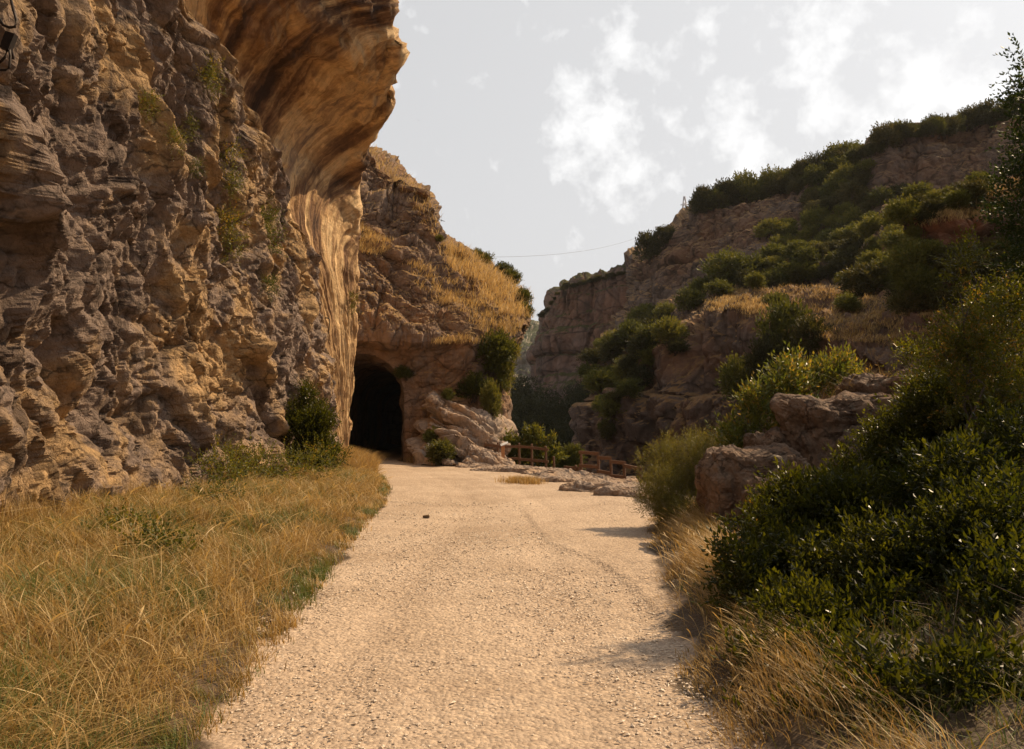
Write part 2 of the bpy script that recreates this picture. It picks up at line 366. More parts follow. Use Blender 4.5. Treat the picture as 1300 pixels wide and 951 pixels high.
# ------------------------------------------------------------------ LEFT CLIFF (rough wall, ridge, streaked scoop, nose)
ridge_z = [-1, 0, 3, 5.8, 7.2, 8.2, 9.0, 9.8, 10.9, 14, 20, 26]
ridge_y = [34, 33.5, 31.3, 28.8, 27.0, 24.8, 22.3, 19.6, 16.6, 11.5, 6.5, 5]
nose_z = [-1, 0, 5.8, 10, 11.9, 13.0, 13.6, 14.1, 14.6, 16, 18, 21, 26]
nose_y = [36, 36, 35, 34, 33, 31, 28.5, 27, 26, 25, 23.5, 22, 21]
nose_x = [-7.4, -7.35, -7.1, -6.95, -6.7, -5.85, -4.75, -4.1, -4.1, -4.1, -3.9, -3.6, -3.8]
conc_z = [0, 5, 8, 11, 14, 18, 26]
conc_d = [.1, .2, .55, 1.5, 2.2, 2.0, 1.2]
def left_cliff():
    zz = np.concatenate([np.linspace(-.8, 11.2, 360, endpoint=False), np.linspace(11.2, 24, 170)])
    nA0, nA, nB, nC = 30, 440, 260, 40
    rows = []; UV = []; SC = []
    for z in zz:
        yr = np.interp(z, ridge_z, ridge_y); ny = np.interp(z, nose_z, nose_y); nx = np.interp(z, nose_z, nose_x)
        ys = min(9.0, yr - .8)
        ya = np.concatenate([np.linspace(1.5, ys, nA0, endpoint=False), np.linspace(ys, yr, nA, endpoint=False)])
        xa = -6.95 - .05 * z + .6 * sstep((16 - ya) / 6) + .25 * np.sin(ya * .33 + z * .15)
        xr = -6.95 - .05 * z + .25 * math.sin(yr * .33 + z * .15)
        t = np.linspace(0, 1, nB)
        d = np.interp(z, conc_z, conc_d)
        bulge = d * (t ** .7) * (1 - t) * 3.2
        xb = xr + (nx - xr) * t ** 1.5 - bulge
        yb = yr + (ny - yr) * t
        s = np.linspace(0, 1, nC + 1)[1:]
        xc = nx - 9 * s ** 1.6; yc = ny + 1.0 * np.sin(s * PI / 2) + 7 * s
        x = np.concatenate([xa, xb, xc]); y = np.concatenate([ya, yb, yc])
        rows.append(np.stack([x, y, np.full_like(x, z)], 1))
        UV.append(np.stack([np.concatenate([ya * 0.05 - 3, t, 1 + s * .6]), np.full(len(x), z)], 1))
        SC.append(np.concatenate([sstep((ya - yr + .35) / .3), np.ones(nB + nC)]))
    P = np.array(rows); UV = np.array(UV); SC = np.array(SC)
    N = grid_normals(P); N = -N if N[100, 100, 0] < 0 else N
    sh = P.shape[:2]; p = P.reshape(-1, 3); sc = SC.ravel(); z = p[:, 2]
    yr_all = np.interp(z, ridge_z, ridge_y)
    # warp for less regular cells
    w = np.stack([fbm(p * .5, 3, 11), fbm(p * .5, 3, 21), fbm(p * .5, 3, 31)], 1)
    q = p + .5 * w
    def dip(v, along, across):
        A = (-v[:, 1] * .75 + v[:, 2] * .66) * along; B = (v[:, 1] * .66 + v[:, 2] * .75) * across
        return np.stack([v[:, 0] * .5 * (along + across), A, B], 1)
    f1, c1 = facets(dip(q, .30, .45), 1, 1.3)
    f2, c2 = facets(dip(q, .75, 1.25) + 3, 2, 1.4)
    f3, c3 = facets(dip(p + .25 * w, 1.9, 3.1), 3, 1.4)
    f4, c4 = facets(dip(p + .12 * w, 4.2, 6.2), 4, 1.2)
    edge = sstep((yr_all - p[:, 1]) / 2.0)
    def blur(a, n):
        a = a.reshape(sh).copy()
        for _ in range(n):
            a[1:-1] = (a[:-2] + 2 * a[1:-1] + a[2:]) / 4
            a[:, 1:-1] = (a[:, :-2] + 2 * a[:, 1:-1] + a[:, 2:]) / 4
        return a.ravel()
    near_edge = .25 + .75 * edge
    rough = (.88 * f1 - .08 * np.exp(-c1 / .05)) * (.15 + .85 * edge) + (.40 * f2 - .08 * np.exp(-c2 / .07)) * near_edge + (.18 * f3 - .03 * np.exp(-c3 / .1)) * (.55 + .45 * edge) + .065 * f4
    rough += .18 * fbm(p * .45, 5, 5) + .03 * fbm(p * 6, 3, 8)
    rough -= .02 * np.exp(-c3 / .1)
    # more broken, smaller chips towards the ridge
    tt = UV[:, :, 0].ravel()
    uband = np.where(sc > .5, tt - .048 * np.maximum(0, z - 8.3) ** 1.3, tt)
    UV[:, :, 0] = uband.reshape(sh)
    tt0 = tt.copy()
    tt = uband
    sv = np.stack([tt * 19 + .9 * w[:, 0], z * .35, z * 0], 1)
    sv2 = np.stack([tt * 80 + .5 * w[:, 1], z * .7, z * 0], 1)
    smooth = .09 * fbm(sv, 3, 41) + .035 * fbm(sv2, 3, 43) + .15 * fbm(p * .35, 4, 45) + .05 * f3 * .6
    # thin beds stepping across the roof of the overhang
    bed = np.sin((z * 1.5 + p[:, 0] * 1.1 + .8 * w[:, 0]) * 2.2)
    roofk = sstep((z - 12.8) / 1.2) * sstep((tt0 - .42) / .2)
    smooth += roofk * (.22 * f2 + .14 * f3 + .05 * f4)
    smooth += .10 * np.sign(bed) * np.abs(bed) ** .4 * sstep((z - 13.3) / 1.5)
    gy = np.abs(np.gradient(rough.reshape(sh), axis=1) / np.maximum(.01, np.gradient(P[..., 1], axis=1)))
    steep = blur(sstep((gy - .9) / 1.2).ravel(), 2)
    rough = rough * (1 - steep) + blur(rough, 5) * steep
    disp = rough * (1 - sc) + smooth * sc
    # ragged lip on the nose
    nosek = np.exp(-((tt0 - 1.0) / .06) ** 2)
    disp += nosek * (.10 * f2 + .12 * f3)
    # keep the ridge crisp: bring the rough wall out a little just before it
    p2 = p + N.reshape(-1, 3) * disp[:, None]
    # rows above the top run back over the plateau
    G = p2.reshape(*sh, 3)
    top = G[-1:].copy()
    back = np.repeat(top, 8, 0)
    for k in range(8):
        back[k, :, 0] -= (k + 1) * 2.0; back[k, :, 2] += .4 * (k + 1)
    G = np.concatenate([G, back]); UVx = np.concatenate([UV, np.repeat(UV[-1:], 8, 0)]); SCx = np.concatenate([SC, np.repeat(SC[-1:], 8, 0)])
    f = grid_faces(*G.shape[:2])
    me = mesh_np('cliff', G.reshape(-1, 3), f, 4, M['cliff'], False, {'sc': SCx.ravel()}, UVx.reshape(-1, 2))
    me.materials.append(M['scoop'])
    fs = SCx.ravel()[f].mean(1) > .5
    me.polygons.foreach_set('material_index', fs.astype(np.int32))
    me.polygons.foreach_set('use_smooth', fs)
    o = link('cliff', me)
    tag(o, 'rough limestone cliff with a streaked golden overhang beside the track', kind='structure')
    return G, f
LG, LF = left_cliff()
# coarse copy for ray casts
sub = LG[::4, ::4]
L_BVH = bvh_of(sub.reshape(-1, 3), grid_faces(*sub.shape[:2]))

# ------------------------------------------------------------------ generic rock patch
def rock_patch(name, cols, nrow, ncol, mat, amps, scales, seed, strata=0, strata_f=1.0, warp=.25, smooth=2, cut=None, vert=.0, mask=None, flip=1, cracks=1.0, label=None, sn=1.0, post=None, dipx=0.0):
    C = [[pt(*q) if len(q) == 3 else q[:3] for q in c] for c in cols]
    P = loft(C, nrow, ncol, smooth)
    N = grid_normals(P)
    cen = P.reshape(-1, 3)
    # point normals at the gorge, roughly towards -y
    if N[..., 1].mean() > 0: N = -N
    sh = P.shape[:2]; n = N.reshape(-1, 3)
    q = cen + 2.0 / scales[0] * warp * np.stack([fbm(cen * scales[0] * .5, 3, seed + 1), fbm(cen * scales[0] * .5, 3, seed + 2), fbm(cen * scales[0] * .5, 3, seed + 3)], 1)
    q[:, 2] += dipx * q[:, 0]
    d = np.zeros(len(cen))
    for a, s, k in zip(amps, scales, range(9)):
        f, c = facets(q * s * np.array([1, 1, 1 - vert]), seed + 10 * k, 1.0)
        d += a * f - cracks * a * .45 * np.exp(-c / .09)
    d += sn * amps[0] * .5 * fbm(cen * scales[0] * .8, 5, seed + 60)
    if strata:
        zz = (cen[:, 2] + dipx * cen[:, 0]) * strata_f + 2.4 * warp * vnoise(cen * scales[0] * .5, seed + 70)
        st = vnoise(np.stack([zz, zz * 0, zz * 0], 1), seed + 71)
        d += strata * np.clip(st * 1.6, -1, 1) - strata * .9 * np.exp(-(st / .10) ** 2)
    if mask is not None: d *= mask(cen)
    out = cen + n * d[:, None]
    if post: out = post(out)
    fcs = grid_faces(*sh)
    if cut is not None:
        fc = out[fcs].mean(1)
        fcs = fcs[~cut(fc)]
    me = mesh_np(name, out, fcs, 4, mat, False)
    o = link(name, me); tag(o, label, kind='structure')
    return o, bvh_of(out, fcs)

# ------------------------------------------------------------------ TUNNEL CRAG
TX, TY, TR, TSP = -7.75, 40.0, 1.95, 3.15     # tunnel axis, portal distance, radius, spring height
def in_arch(c, grow=0.0):
    r = TR + grow
    dx = c[:, 0] - TX
    return (np.abs(dx) < r) & (c[:, 2] < TSP + np.sqrt(np.maximum(0, r * r - dx * dx))) & (c[:, 1] < TY + 2.5)
crag_cols = [
    [(380, 612, 40), (380, 440, 40), (380, 432, 39.2), (385, 300, 41.5), (390, 250, 44), (400, 165, 46), (400, 160, 64)],
    [(455, 612, 40), (455, 440, 40), (455, 433, 39.2), (455, 300, 42), (455, 262, 44.5), (464, 186, 46), (464, 184, 64)],
    [(500, 612, 40), (500, 440, 40), (500, 432, 39.2), (500, 318, 42.3), (500, 292, 44.5), (500, 214, 46), (500, 212, 64)],
    [(530, 612, 40), (530, 440, 40), (530, 432, 39.2), (530, 338, 42.5), (533, 305, 44.5), (541, 252, 46), (541, 252, 64)],
    [(556, 612, 40), (556, 440, 40), (556, 431, 39.4), (556, 372, 42), (557, 335, 44.3), (559, 308, 47), (559, 308, 64)],
    [(600, 612, 40), (600, 442, 40), (600, 431, 39.8), (600, 388, 42), (600, 352, 44.5), (600, 325, 48), (600, 326, 66)],
    [(636, 612, 41), (638, 450, 41.5), (640, 432, 41.5), (640, 402, 43), (640, 372, 45.5), (638, 350, 49), (638, 352, 68)],
    [(641, 612, 43), (645, 450, 44), (660, 420, 44.5), (668, 402, 46), (670, 390, 48), (664, 376, 51), (660, 378, 70)],
    [(640, 612, 62), (646, 450, 62), (652, 420, 62), (658, 402, 63), (655, 392, 65), (650, 380, 68), (645, 382, 76)],
]
def crag_mask(c):
    r = np.sqrt((c[:, 0] - TX) ** 2 + (np.maximum(c[:, 2], TSP) - TSP) ** 2)
    near = sstep((r - 2.4) / 1.2) * .8 + .2
    low = .55 + .45 * sstep((c[:, 2] - 5.6) / 2.5)
    return near * low
crag, T_BVH = rock_patch('crag', crag_cols, [90, 10, 70, 34, 60, 20], [46, 40, 34, 28, 44, 40, 30, 30], M['crag'], [.75, .4, .2, .08], [.28, .75, 2.0, 5.0], 100,
    strata=.08, strata_f=1.6, smooth=2, cut=lambda c: in_arch(c, .35), mask=crag_mask, label='brown limestone crag pierced by the tunnel')

# tunnel lining: flared rough portal ring and barrel running into the dark
def tunnel():
    ts = np.linspace(0, 1, 64)
    prof = [(39.95, .85), (40.05, .62), (40.4, .42), (41.0, .2), (41.8, .04), (43, 0), (48, 0), (56, 0), (66, 0), (78, 0)]
    def ring(y, g, pinch=0):
        r = TR + g
        pts = []
        for t in ts:
            if t < .2: x, z = -r, -.6 + (TSP + .6) * t / .2
            elif t > .8: x, z = r, TSP - (TSP + .6) * (t - .8) / .2
            else:
                a = PI - PI * (t - .2) / .6; x, z = r * math.cos(a), TSP + r * math.sin(a)
            pts.append((TX + x - .012 * max(0, y - 42) ** 1.5, y, z))
        return pts
    rings = []
    for i in range(len(prof) - 1):
        n = 6 if i < 5 else 10
        for j in range(n):
            k = j / n
            rings.append(ring(prof[i][0] * (1 - k) + prof[i + 1][0] * k, prof[i][1] * (1 - k) + prof[i + 1][1] * k))
    rings.append(ring(*prof[-1]))
    P = np.array(rings)
    c = P.reshape(-1, 3)
    f, cr = facets(c * 1.3, 300, 1.0); f2, _ = facets(c * 3.5, 301, 1.0)
    ax = np.stack([TX - c[:, 0], c[:, 0] * 0, TSP - 1 - c[:, 2]], 1); ax /= np.linalg.norm(ax, axis=1, keepdims=True)
    amp = np.where(c[:, 1] < 41.5, 1.5, .55)
    out = c + ax * ((f * .22 + f2 * .08) * amp)[:, None]
    root = empty('tunnel', (TX, TY, 0)); tag(root, 'dark rock-cut tunnel mouth at the far end of the track', 'tunnel')
    me = mesh_np('lining', out - np.array([TX, TY, 0]), grid_faces(*P.shape[:2]), 4, M['crag'])
    link('lining', me, root)
    # back wall far inside
    e = out.reshape(P.shape)[-2] - np.array([TX, TY, 0]); vs = [tuple(x) for x in e] + [(e[:, 0].mean(), e[0, 1], 1.5)]
    fc = [(i, i + 1, len(e)) for i in range(len(e) - 1)] + [(len(e) - 1, 0, len(e))]
    me = bpy.data.meshes.new('end_wall'); me.from_pydata(vs, [], fc); me.materials.append(M['crag'])
    link('end_wall', me, root)
tunnel()

# ledgy rock apron right of the tunnel
apron, R_BVH = rock_patch('rock_apron', [
    [(530, 592, 39.0), (532, 575, 39.5), (535, 545, 39.9), (538, 530, 41)],
    [(548, 598, 36.2), (548, 560, 37.6), (548, 503, 38.8), (548, 495, 41)],
    [(575, 600, 34.8), (578, 570, 36.4), (580, 512, 38.6), (580, 505, 41.5)],
    [(605, 603, 34.0), (608, 578, 35.8), (610, 532, 38.2), (612, 526, 42)],
    [(632, 606, 33.8), (632, 582, 36.0), (636, 556, 38.6), (640, 548, 42)],
    [(655, 610, 33.8), (650, 592, 36.0), (650, 580, 39.0), (654, 580, 43)]], [60, 60, 14], [26, 40, 40, 40, 30], M['ledge'],
    [.5, .26, .09], [.3, .8, 2.2], 330, strata=.30, strata_f=1.9, smooth=3, vert=-2.6, dipx=.55, label='pale ledgy rock apron beside the tunnel')

# ------------------------------------------------------------------ RIGHT HILL, far cliff, valley
hill_cols = [
    [(760, 680, 120), (762, 600, 120), (765, 520, 125), (790, 455, 140), (800, 400, 170), (804, 375, 175), (806, 345, 178), (808, 330, 180), (800, 330, 230)],
    [(730, 660, 76), (731, 600, 76), (738, 500, 78), (748, 455, 95), (790, 402, 125), (797, 372, 129), (803, 342, 132), (806, 330, 135), (800, 328, 200)],
    [(780, 700, 62), (780, 620, 63), (785, 475, 68), (803, 430, 90), (835, 408, 118), (832, 355, 125), (836, 318, 129), (842, 312, 133), (840, 310, 200)],
    [(840, 720, 57), (840, 630, 58), (842, 440, 64), (852, 402, 85), (880, 383, 113), (884, 330, 121), (885, 270, 126), (890, 266, 130), (890, 266, 200)],
    [(900, 740, 53), (900, 640, 54), (898, 384, 60), (906, 372, 78), (930, 350, 107), (932, 316, 117), (938, 268, 122), (945, 256, 128), (945, 256, 200)],
    [(960, 760, 49), (960, 640, 50), (950, 376, 57), (966, 364, 73), (985, 330, 100), (978, 300, 114), (976, 266, 120), (975, 247, 127), (975, 247, 200)],
    [(1010, 760, 43), (1010, 640, 44), (1000, 420, 50), (1030, 366, 66), (1045, 322, 94), (1032, 292, 111), (1020, 257, 118), (1010, 232, 128), (1010, 232, 200)],
    [(1070, 760, 37), (1070, 640, 38), (1060, 428, 41), (1090, 368, 58), (1100, 300, 88), (1100, 255, 107), (1105, 238, 116), (1085, 207, 126), (1085, 207, 200)],
    [(1130, 760, 32), (1130, 640, 33), (1130, 436, 35), (1145, 352, 55), (1122, 256, 98), (1120, 215, 103), (1126, 190, 105), (1128, 178, 112), (1128, 178, 200)],
    [(1190, 760, 28), (1190, 640, 29), (1190, 450, 31), (1195, 335, 53), (1172, 252, 96), (1175, 210, 101), (1180, 174, 103), (1180, 165, 110), (1180, 165, 200)],
    [(1240, 760, 27), (1240, 640, 28), (1240, 450, 30), (1232, 320, 52), (1226, 238, 97), (1228, 200, 104), (1230, 180, 109), (1230, 157, 114), (1230, 157, 200)],
    [(1300, 760, 27), (1300, 640, 28), (1300, 450, 30), (1285, 305, 52), (1276, 238, 95), (1279, 190, 99), (1282, 154, 102), (1280, 147, 108), (1280, 147, 200)],
    [(1430, 760, 27), (1430, 640, 28), (1430, 450, 30), (1430, 290, 52), (1430, 210, 94), (1430, 165, 98), (1430, 132, 102), (1430, 125, 108), (1430, 125, 200)],
    [(1750, 760, 26), (1750, 640, 27), (1750, 440, 30), (1750, 250, 52), (1750, 170, 94), (1750, 120, 98), (1750, 90, 102), (1750, 80, 108), (1750, 80, 200)],
]
hill, H_BVH = rock_patch('hillside', hill_cols, [4, 70, 50, 60, 70, 70, 36, 12], [10, 34, 40, 40, 40, 40, 40, 40, 40, 34, 34, 40, 20], M['hill'],
    [1.9, .9, .5, .2], [.09, .28, .85, 2.0], 500, strata=.9, strata_f=.38, warp=.06, smooth=1, vert=.55, label='scrubby hillside of brown rock bands and dry grass above the gorge', sn=.7)
knoll, K_BVH = rock_patch('knoll', [
    [(1150, 420, 36), (1152, 320, 37), (1156, 285, 38), (1160, 278, 52), (1160, 300, 60)],
    [(1185, 420, 35), (1185, 320, 36), (1192, 272, 37), (1195, 266, 52), (1195, 300, 60)],
    [(1232, 430, 34), (1232, 332, 35), (1236, 262, 36), (1236, 254, 52), (1236, 300, 60)],
    [(1300, 440, 34), (1300, 346, 35), (1300, 238, 36), (1300, 226, 52), (1300, 280, 60)],
    [(1430, 440, 34), (1430, 340, 35), (1430, 190, 36), (1430, 176, 52), (1430, 240, 60)]],
    [20, 60, 40, 10], [20, 30, 40, 50], rock_mat('red_rock', (.20, .08, .04), (.12, .07, .05), (.05, .025, .018), patch=.3, fine=3, bump=.12, grass=GRASSC),
    [.8, .35, .15], [.3, .9, 2.4], 560, strata=.3, strata_f=1.3, smooth=1, label='reddish rock knoll topped with dry grass')
farc, A_BVH = rock_patch('far_cliff', [
    [(700, 600, 250), (700, 520, 250), (700, 450, 255), (700, 405, 260), (700, 404, 330)],
    [(664, 600, 176), (668, 520, 178), (676, 450, 180), (687, 405, 182), (690, 404, 260)],
    [(698, 600, 168), (702, 520, 170), (706, 440, 172), (713, 365, 175), (716, 364, 260)],
    [(748, 600, 160), (750, 520, 161), (757, 430, 164), (762, 352, 168), (764, 350, 260)],
    [(800, 600, 152), (800, 500, 153), (800, 400, 156), (800, 342, 158), (802, 340, 260)],
    [(880, 600, 146), (880, 500, 147), (880, 400, 149), (880, 332, 151), (882, 330, 260)]],
    [20, 60, 60, 8], [14, 50, 60, 50, 20], M['farrock'], [2.6, 1.1, .5], [.07, .2, .55], 600, strata=.7, strata_f=.25, warp=.08, smooth=1, vert=.7, label='tall brown cliff closing the gorge')
val, V_BVH = rock_patch('valley', [
    [(560, 640, 320), (560, 520, 325), (560, 450, 345), (560, 425, 600), (560, 425, 900)],
    [(635, 640, 320), (635, 520, 325), (635, 448, 345), (640, 418, 600), (640, 418, 900)],
    [(665, 640, 320), (665, 520, 325), (662, 440, 345), (668, 416, 600), (668, 416, 900)],
    [(700, 640, 320), (700, 520, 325), (700, 442, 345), (700, 420, 600), (700, 420, 900)],
    [(800, 640, 320), (800, 520, 325), (800, 450, 345), (800, 425, 600), (800, 425, 900)]],
    [10, 50, 40, 6], [10, 40, 40, 10], M['valley'], [5, 2.5, 1.2], [.035, .1, .3], 650, strata=1.5, strata_f=.12, smooth=1, vert=.4, label='pale far valley side seen through the gorge')
wood, W_BVH = rock_patch('wooded_slope', [
    [(600, 680, 80), (600, 600, 95), (610, 545, 120), (610, 505, 140), (610, 500, 175)],
    [(642, 680, 80), (642, 610, 95), (640, 550, 120), (645, 505, 140), (648, 495, 175)],
    [(665, 680, 80), (665, 610, 95), (665, 550, 120), (670, 500, 140), (672, 490, 175)],
    [(700, 680, 78), (700, 610, 92), (700, 555, 115), (703, 522, 135), (705, 515, 170)],
    [(745, 680, 76), (745, 610, 90), (745, 550, 112), (745, 515, 132), (745, 508, 160)],
    [(800, 680, 76), (800, 610, 90), (800, 550, 112), (800, 515, 132), (800, 508, 160)]],
    [6, 20, 20, 10], [12, 16, 16, 16, 10], rock_mat('wood_floor', (.06, .05, .02), (.05, .045, .02), (.03, .025, .012), patch=.2, fine=1, bump=.3), [1.5, .6], [.1, .3], 700, smooth=1, label='steep wooded slope at the foot of the far cliff')

# ------------------------------------------------------------------ GROUND
YL = [0, 2, 5, 7.3, 10.3, 13, 17, 21, 25, 30, 36, 40, 80]; XL = [-1.4, -1.45, -1.7, -1.9, -2.2, -2.45, -2.75, -3.25, -4.0, -5.2, -7.3, -9.7, -9.9]
YR = [0, 2, 5, 8.2, 10.3, 13, 15, 17, 21, 25, 30, 34, 36.5, 40, 80]; XR = [.95, 1.0, 1.15, 1.5, 1.8, 2.3, 2.7, 2.9, 2.4, 1.7, .1, -1.3, -4.2, -5.8, -5.9]
def ground_z(x, y):
    x = np.asarray(x, float); y = np.asarray(y, float)
    xl = np.interp(y, YL, XL); xr = np.interp(y, YR, XR)
    p = np.stack([x * .6, y * .6, x * 0], 1)
    n = fbm(p, 4, 900)
    tl = xl - x; tr = x - xr
    z = .035 * fbm(p * .5, 2, 905)
    z = z + .10 * sstep(tl / .5) + .13 * sstep(tl / 3.5) + .10 * n * sstep(tl / 1.0)
    nearb = 1 - sstep((y - 13.5) / 4)
    z = z + nearb * (.12 * sstep(tr / .4) + .8 * sstep((tr - .3) / 3) + 1.1 * sstep((tr - 2) / 6) + .12 * n * sstep(tr / 1.0) + .25 * np.maximum(0, x - 9))
    # apron beyond the plaza edge, then the drop to the gorge
    far = 1 - nearb
    z = z - far * .30 * sstep(tr / 2.2)
    drop = sstep((tr - 3.0) / 5.0) * sstep((y - 14.5) / 4.5)
    z = z * (1 - drop) + (-13) * drop
    return z
def ground():
    xs = np.concatenate([np.linspace(-60, -10, 20, endpoint=False), np.linspace(-10, -3.5, 65, endpoint=False), np.linspace(-3.5, 5, 170, endpoint=False), np.linspace(5, 14, 60, endpoint=False), np.linspace(14, 90, 40)])
    ys = np.concatenate([np.linspace(-40, 0, 20, endpoint=False), np.linspace(0, 12, 200, endpoint=False), np.linspace(12, 46, 240, endpoint=False), np.linspace(46, 140, 40)])
    X, Y = np.meshgrid(xs, ys)
    x = X.ravel(); y = Y.ravel()
    z = ground_z(x, y)
    xl = np.interp(y, YL, XL); xr = np.interp(y, YR, XR)
    e = .22 * fbm(np.stack([x * 1.5, y * 1.5, x * 0], 1), 4, 910)
    path = np.clip(np.minimum(x - xl, xr - x) / .35 + e * 2 + .5, 0, 1)
    z = z + path * (.008 * fbm(np.stack([x * 6, y * 6, x * 0], 1), 3, 920)) + (1 - path) * .05 * fbm(np.stack([x * 2, y * 2, x * 0], 1), 4, 930)
    # shallow worn edge where the rough gravel meets the smooth fine surface, running down the track
    ex = np.interp(y, [0, 4, 6, 8, 9.4, 11, 15, 19], [1.4, 1.35, 1.3, 1.2, 1.0, .55, .25, .1]) + .10 * e
    k = sstep((y - 5.5) / 2) * (1 - sstep((y - 14) / 4)) * path
    z += .030 * sstep((x - ex) / .06) * k - .03 * sstep((x - ex - .3) / 1.5) * k
    # shallow wheel hollows
    mid = (xl + xr) / 2 - .1
    z -= .018 * (np.exp(-((x - mid + .75) / .22) ** 2) + np.exp(-((x - mid - .75) / .22) ** 2)) * path
    me = mesh_np('ground', np.stack([x, y, z], 1), grid_faces(len(ys), len(xs)), 4, M['ground'], True, {'path': path})
    o = link('ground', me); tag(o, 'pale gravel track and stony verges', kind='structure')
    # far sheet to the horizon, below everything
    S = 1500
    me = mesh_np('terrain', [(-S, -S, -14.5), (S, -S, -14.5), (S, S, -14.5), (-S, S, -14.5)], [0, 1, 2, 3], 4, plain_mat('far_soil', (.08, .06, .03), (.14, .10, .05), .02, .95))
    o = link('terrain', me); tag(o, 'valley floor reaching the horizon', kind='structure')
ground()
def gz(x, y): return float(ground_z([x], [y])[0])

# ------------------------------------------------------------------ vegetation builders
def leaves(c, d, side, l, w, tint):
    """c base Nx3, d unit direction, side unit -> pointed folded leaves (4 verts, 2 triangles)"""
    n = len(c); l = np.asarray(l).reshape(-1, 1); w = np.asarray(w).reshape(-1, 1)
    up = np.cross(d, side)
    b = c; t = c + d * l + up * l * -.12
    m = c + d * l * .48 + up * w * .22
    a1 = m + side * w * .5; a2 = m - side * w * .5
    V = np.stack([b, a1, t, a2], 1).reshape(-1, 3)
    k = np.arange(n)[:, None] * 4
    Fc = np.concatenate([k + np.array([[0, 1, 2]]), k + np.array([[0, 2, 3]])], 1).reshape(-1, 3)
    return V, Fc, np.repeat(tint, 4)

def unit(v): return v / (np.linalg.norm(v, axis=1, keepdims=True) + 1e-9)

def foliage_arrays(lobes, nspr, nleaf, spr_len, ll, lw, rng, gap=.0, gapf=3.0, shell=(.55, 1.05), upb=.5, core=0.0, tint0=.45):
    """lobes: (x,y,z,rx,ry,rz). Sprigs start on the lobe shells; leaves sit in alternating pairs along each sprig."""
    wts = np.array([l[3] * l[4] + l[4] * l[5] + l[3] * l[5] for l in lobes]); wts = wts / wts.sum()
    L = np.array(lobes)
    idx = rng.choice(len(lobes), nspr, p=wts)
    o = unit(rng.normal(size=(nspr, 3)))
    rad = shell[0] + (shell[1] - shell[0]) * rng.random(nspr) ** .6
    p = L[idx, :3] + o * L[idx, 3:6] * rad[:, None]
    if gap > 0:
        keep = fbm(p * gapf, 3, int(rng.integers(1000))) > -1 + gap * 1.6
        p = p[keep]; o = o[keep]
    n = len(p)
    sd = unit(o * .8 + rng.normal(size=(n, 3)) * .45 + np.array([0, 0, upb]))
    st = tint0 + rng.normal(size=n) * .12 + .12 * vnoise(p * 2.2 + 50, 5)
    sl = spr_len * (.6 + .8 * rng.random(n))
    Vs = []; Fs = []; Ts = []; off = 0
    for k in range(nleaf):
        t = (k + .6) / nleaf
        c = p + sd * (sl * t)[:, None]
        s = unit(np.cross(sd, rng.normal(size=(n, 3))))
        d = unit(sd * (.45 + .5 * t) + s * (.9 if k < nleaf - 1 else .1) + rng.normal(size=(n, 3)) * .15)
        side = unit(np.cross(d, rng.normal(size=(n, 3)) * .7 + np.array([0, 0, 1.0])))
        v, f, tt = leaves(c, d, side, ll * (.65 + .6 * rng.random(n)), lw * (.7 + .5 * rng.random(n)), st + rng.normal(size=n) * .10)
        Vs.append(v); Fs.append(f + off); Ts.append(tt); off += len(v)
    return np.concatenate(Vs), np.concatenate(Fs), np.clip(np.concatenate(Ts), 0, 1)

def tube(points, radii, seg=6):
    """tapered tube -> verts, quads"""
    P = np.array(points, float); V = []; Fq = []
    for i, p in enumerate(P):
        t = P[min(i + 1, len(P) - 1)] - P[max(i - 1, 0)]; t /= np.linalg.norm(t) + 1e-9
        a = np.cross(t, (0, 0, 1) if abs(t[2]) < .9 else (1, 0, 0)); a /= np.linalg.norm(a); b = np.cross(t, a)
        for k in range(seg):
            an = 2 * PI * k / seg
            V.append(p + radii[i] * (math.cos(an) * a + math.sin(an) * b))
    for i in range(len(P) - 1):
        for k in range(seg):
            Fq.append((i * seg + k, i * seg + (k + 1) % seg, (i + 1) * seg + (k + 1) % seg, (i + 1) * seg + k))
    return V, Fq

class MB:
    def __init__(s): s.v = []; s.f = []
    def add(s, v, f):
        o = len(s.v); s.v += [tuple(x) for x in v]; s.f += [tuple(i + o for i in q) for q in f]
    def tube(s, pts, r, seg=6, caps=True):
        if isinstance(r, (int, float)): r = [r] * len(pts)
        v, f = tube(pts, r, seg); n = len(v)
        if caps: f = f + [tuple(range(seg))[::-1], tuple(range(n - seg, n))]
        s.add(v, f)
    def box(s, c, sz, rot=None, bev=0):
        hx, hy, hz = sz[0] / 2, sz[1] / 2, sz[2] / 2
        vs = []
        for x in (-1, 1):
            for y in (-1, 1):
                for z in (-1, 1):
                    p = Vector((x * hx, y * hy, z * hz))
                    if rot is not None: p = rot @ p
                    vs.append(tuple(Vector(c) + p))
        s.add(vs, [(0, 1, 3, 2), (4, 6, 7, 5), (0, 4, 5, 1), (2, 3, 7, 6), (0, 2, 6, 4), (1, 5, 7, 3)])
    def beam(s, a, b, w, h):
        a = Vector(a); b = Vector(b); d = b - a
        rot = d.to_track_quat('X', 'Z').to_matrix()
        s.box((a + b) / 2, (d.length, w, h), rot)
    def build(s, name, mat, parent=None, smooth=False):
        me = bpy.data.meshes.new(name); me.from_pydata(s.v, [], s.f)
        if mat: me.materials.append(mat)
        if smooth: me.polygons.foreach_set('use_smooth', [True] * len(me.polygons))
        return link(name, me, parent)

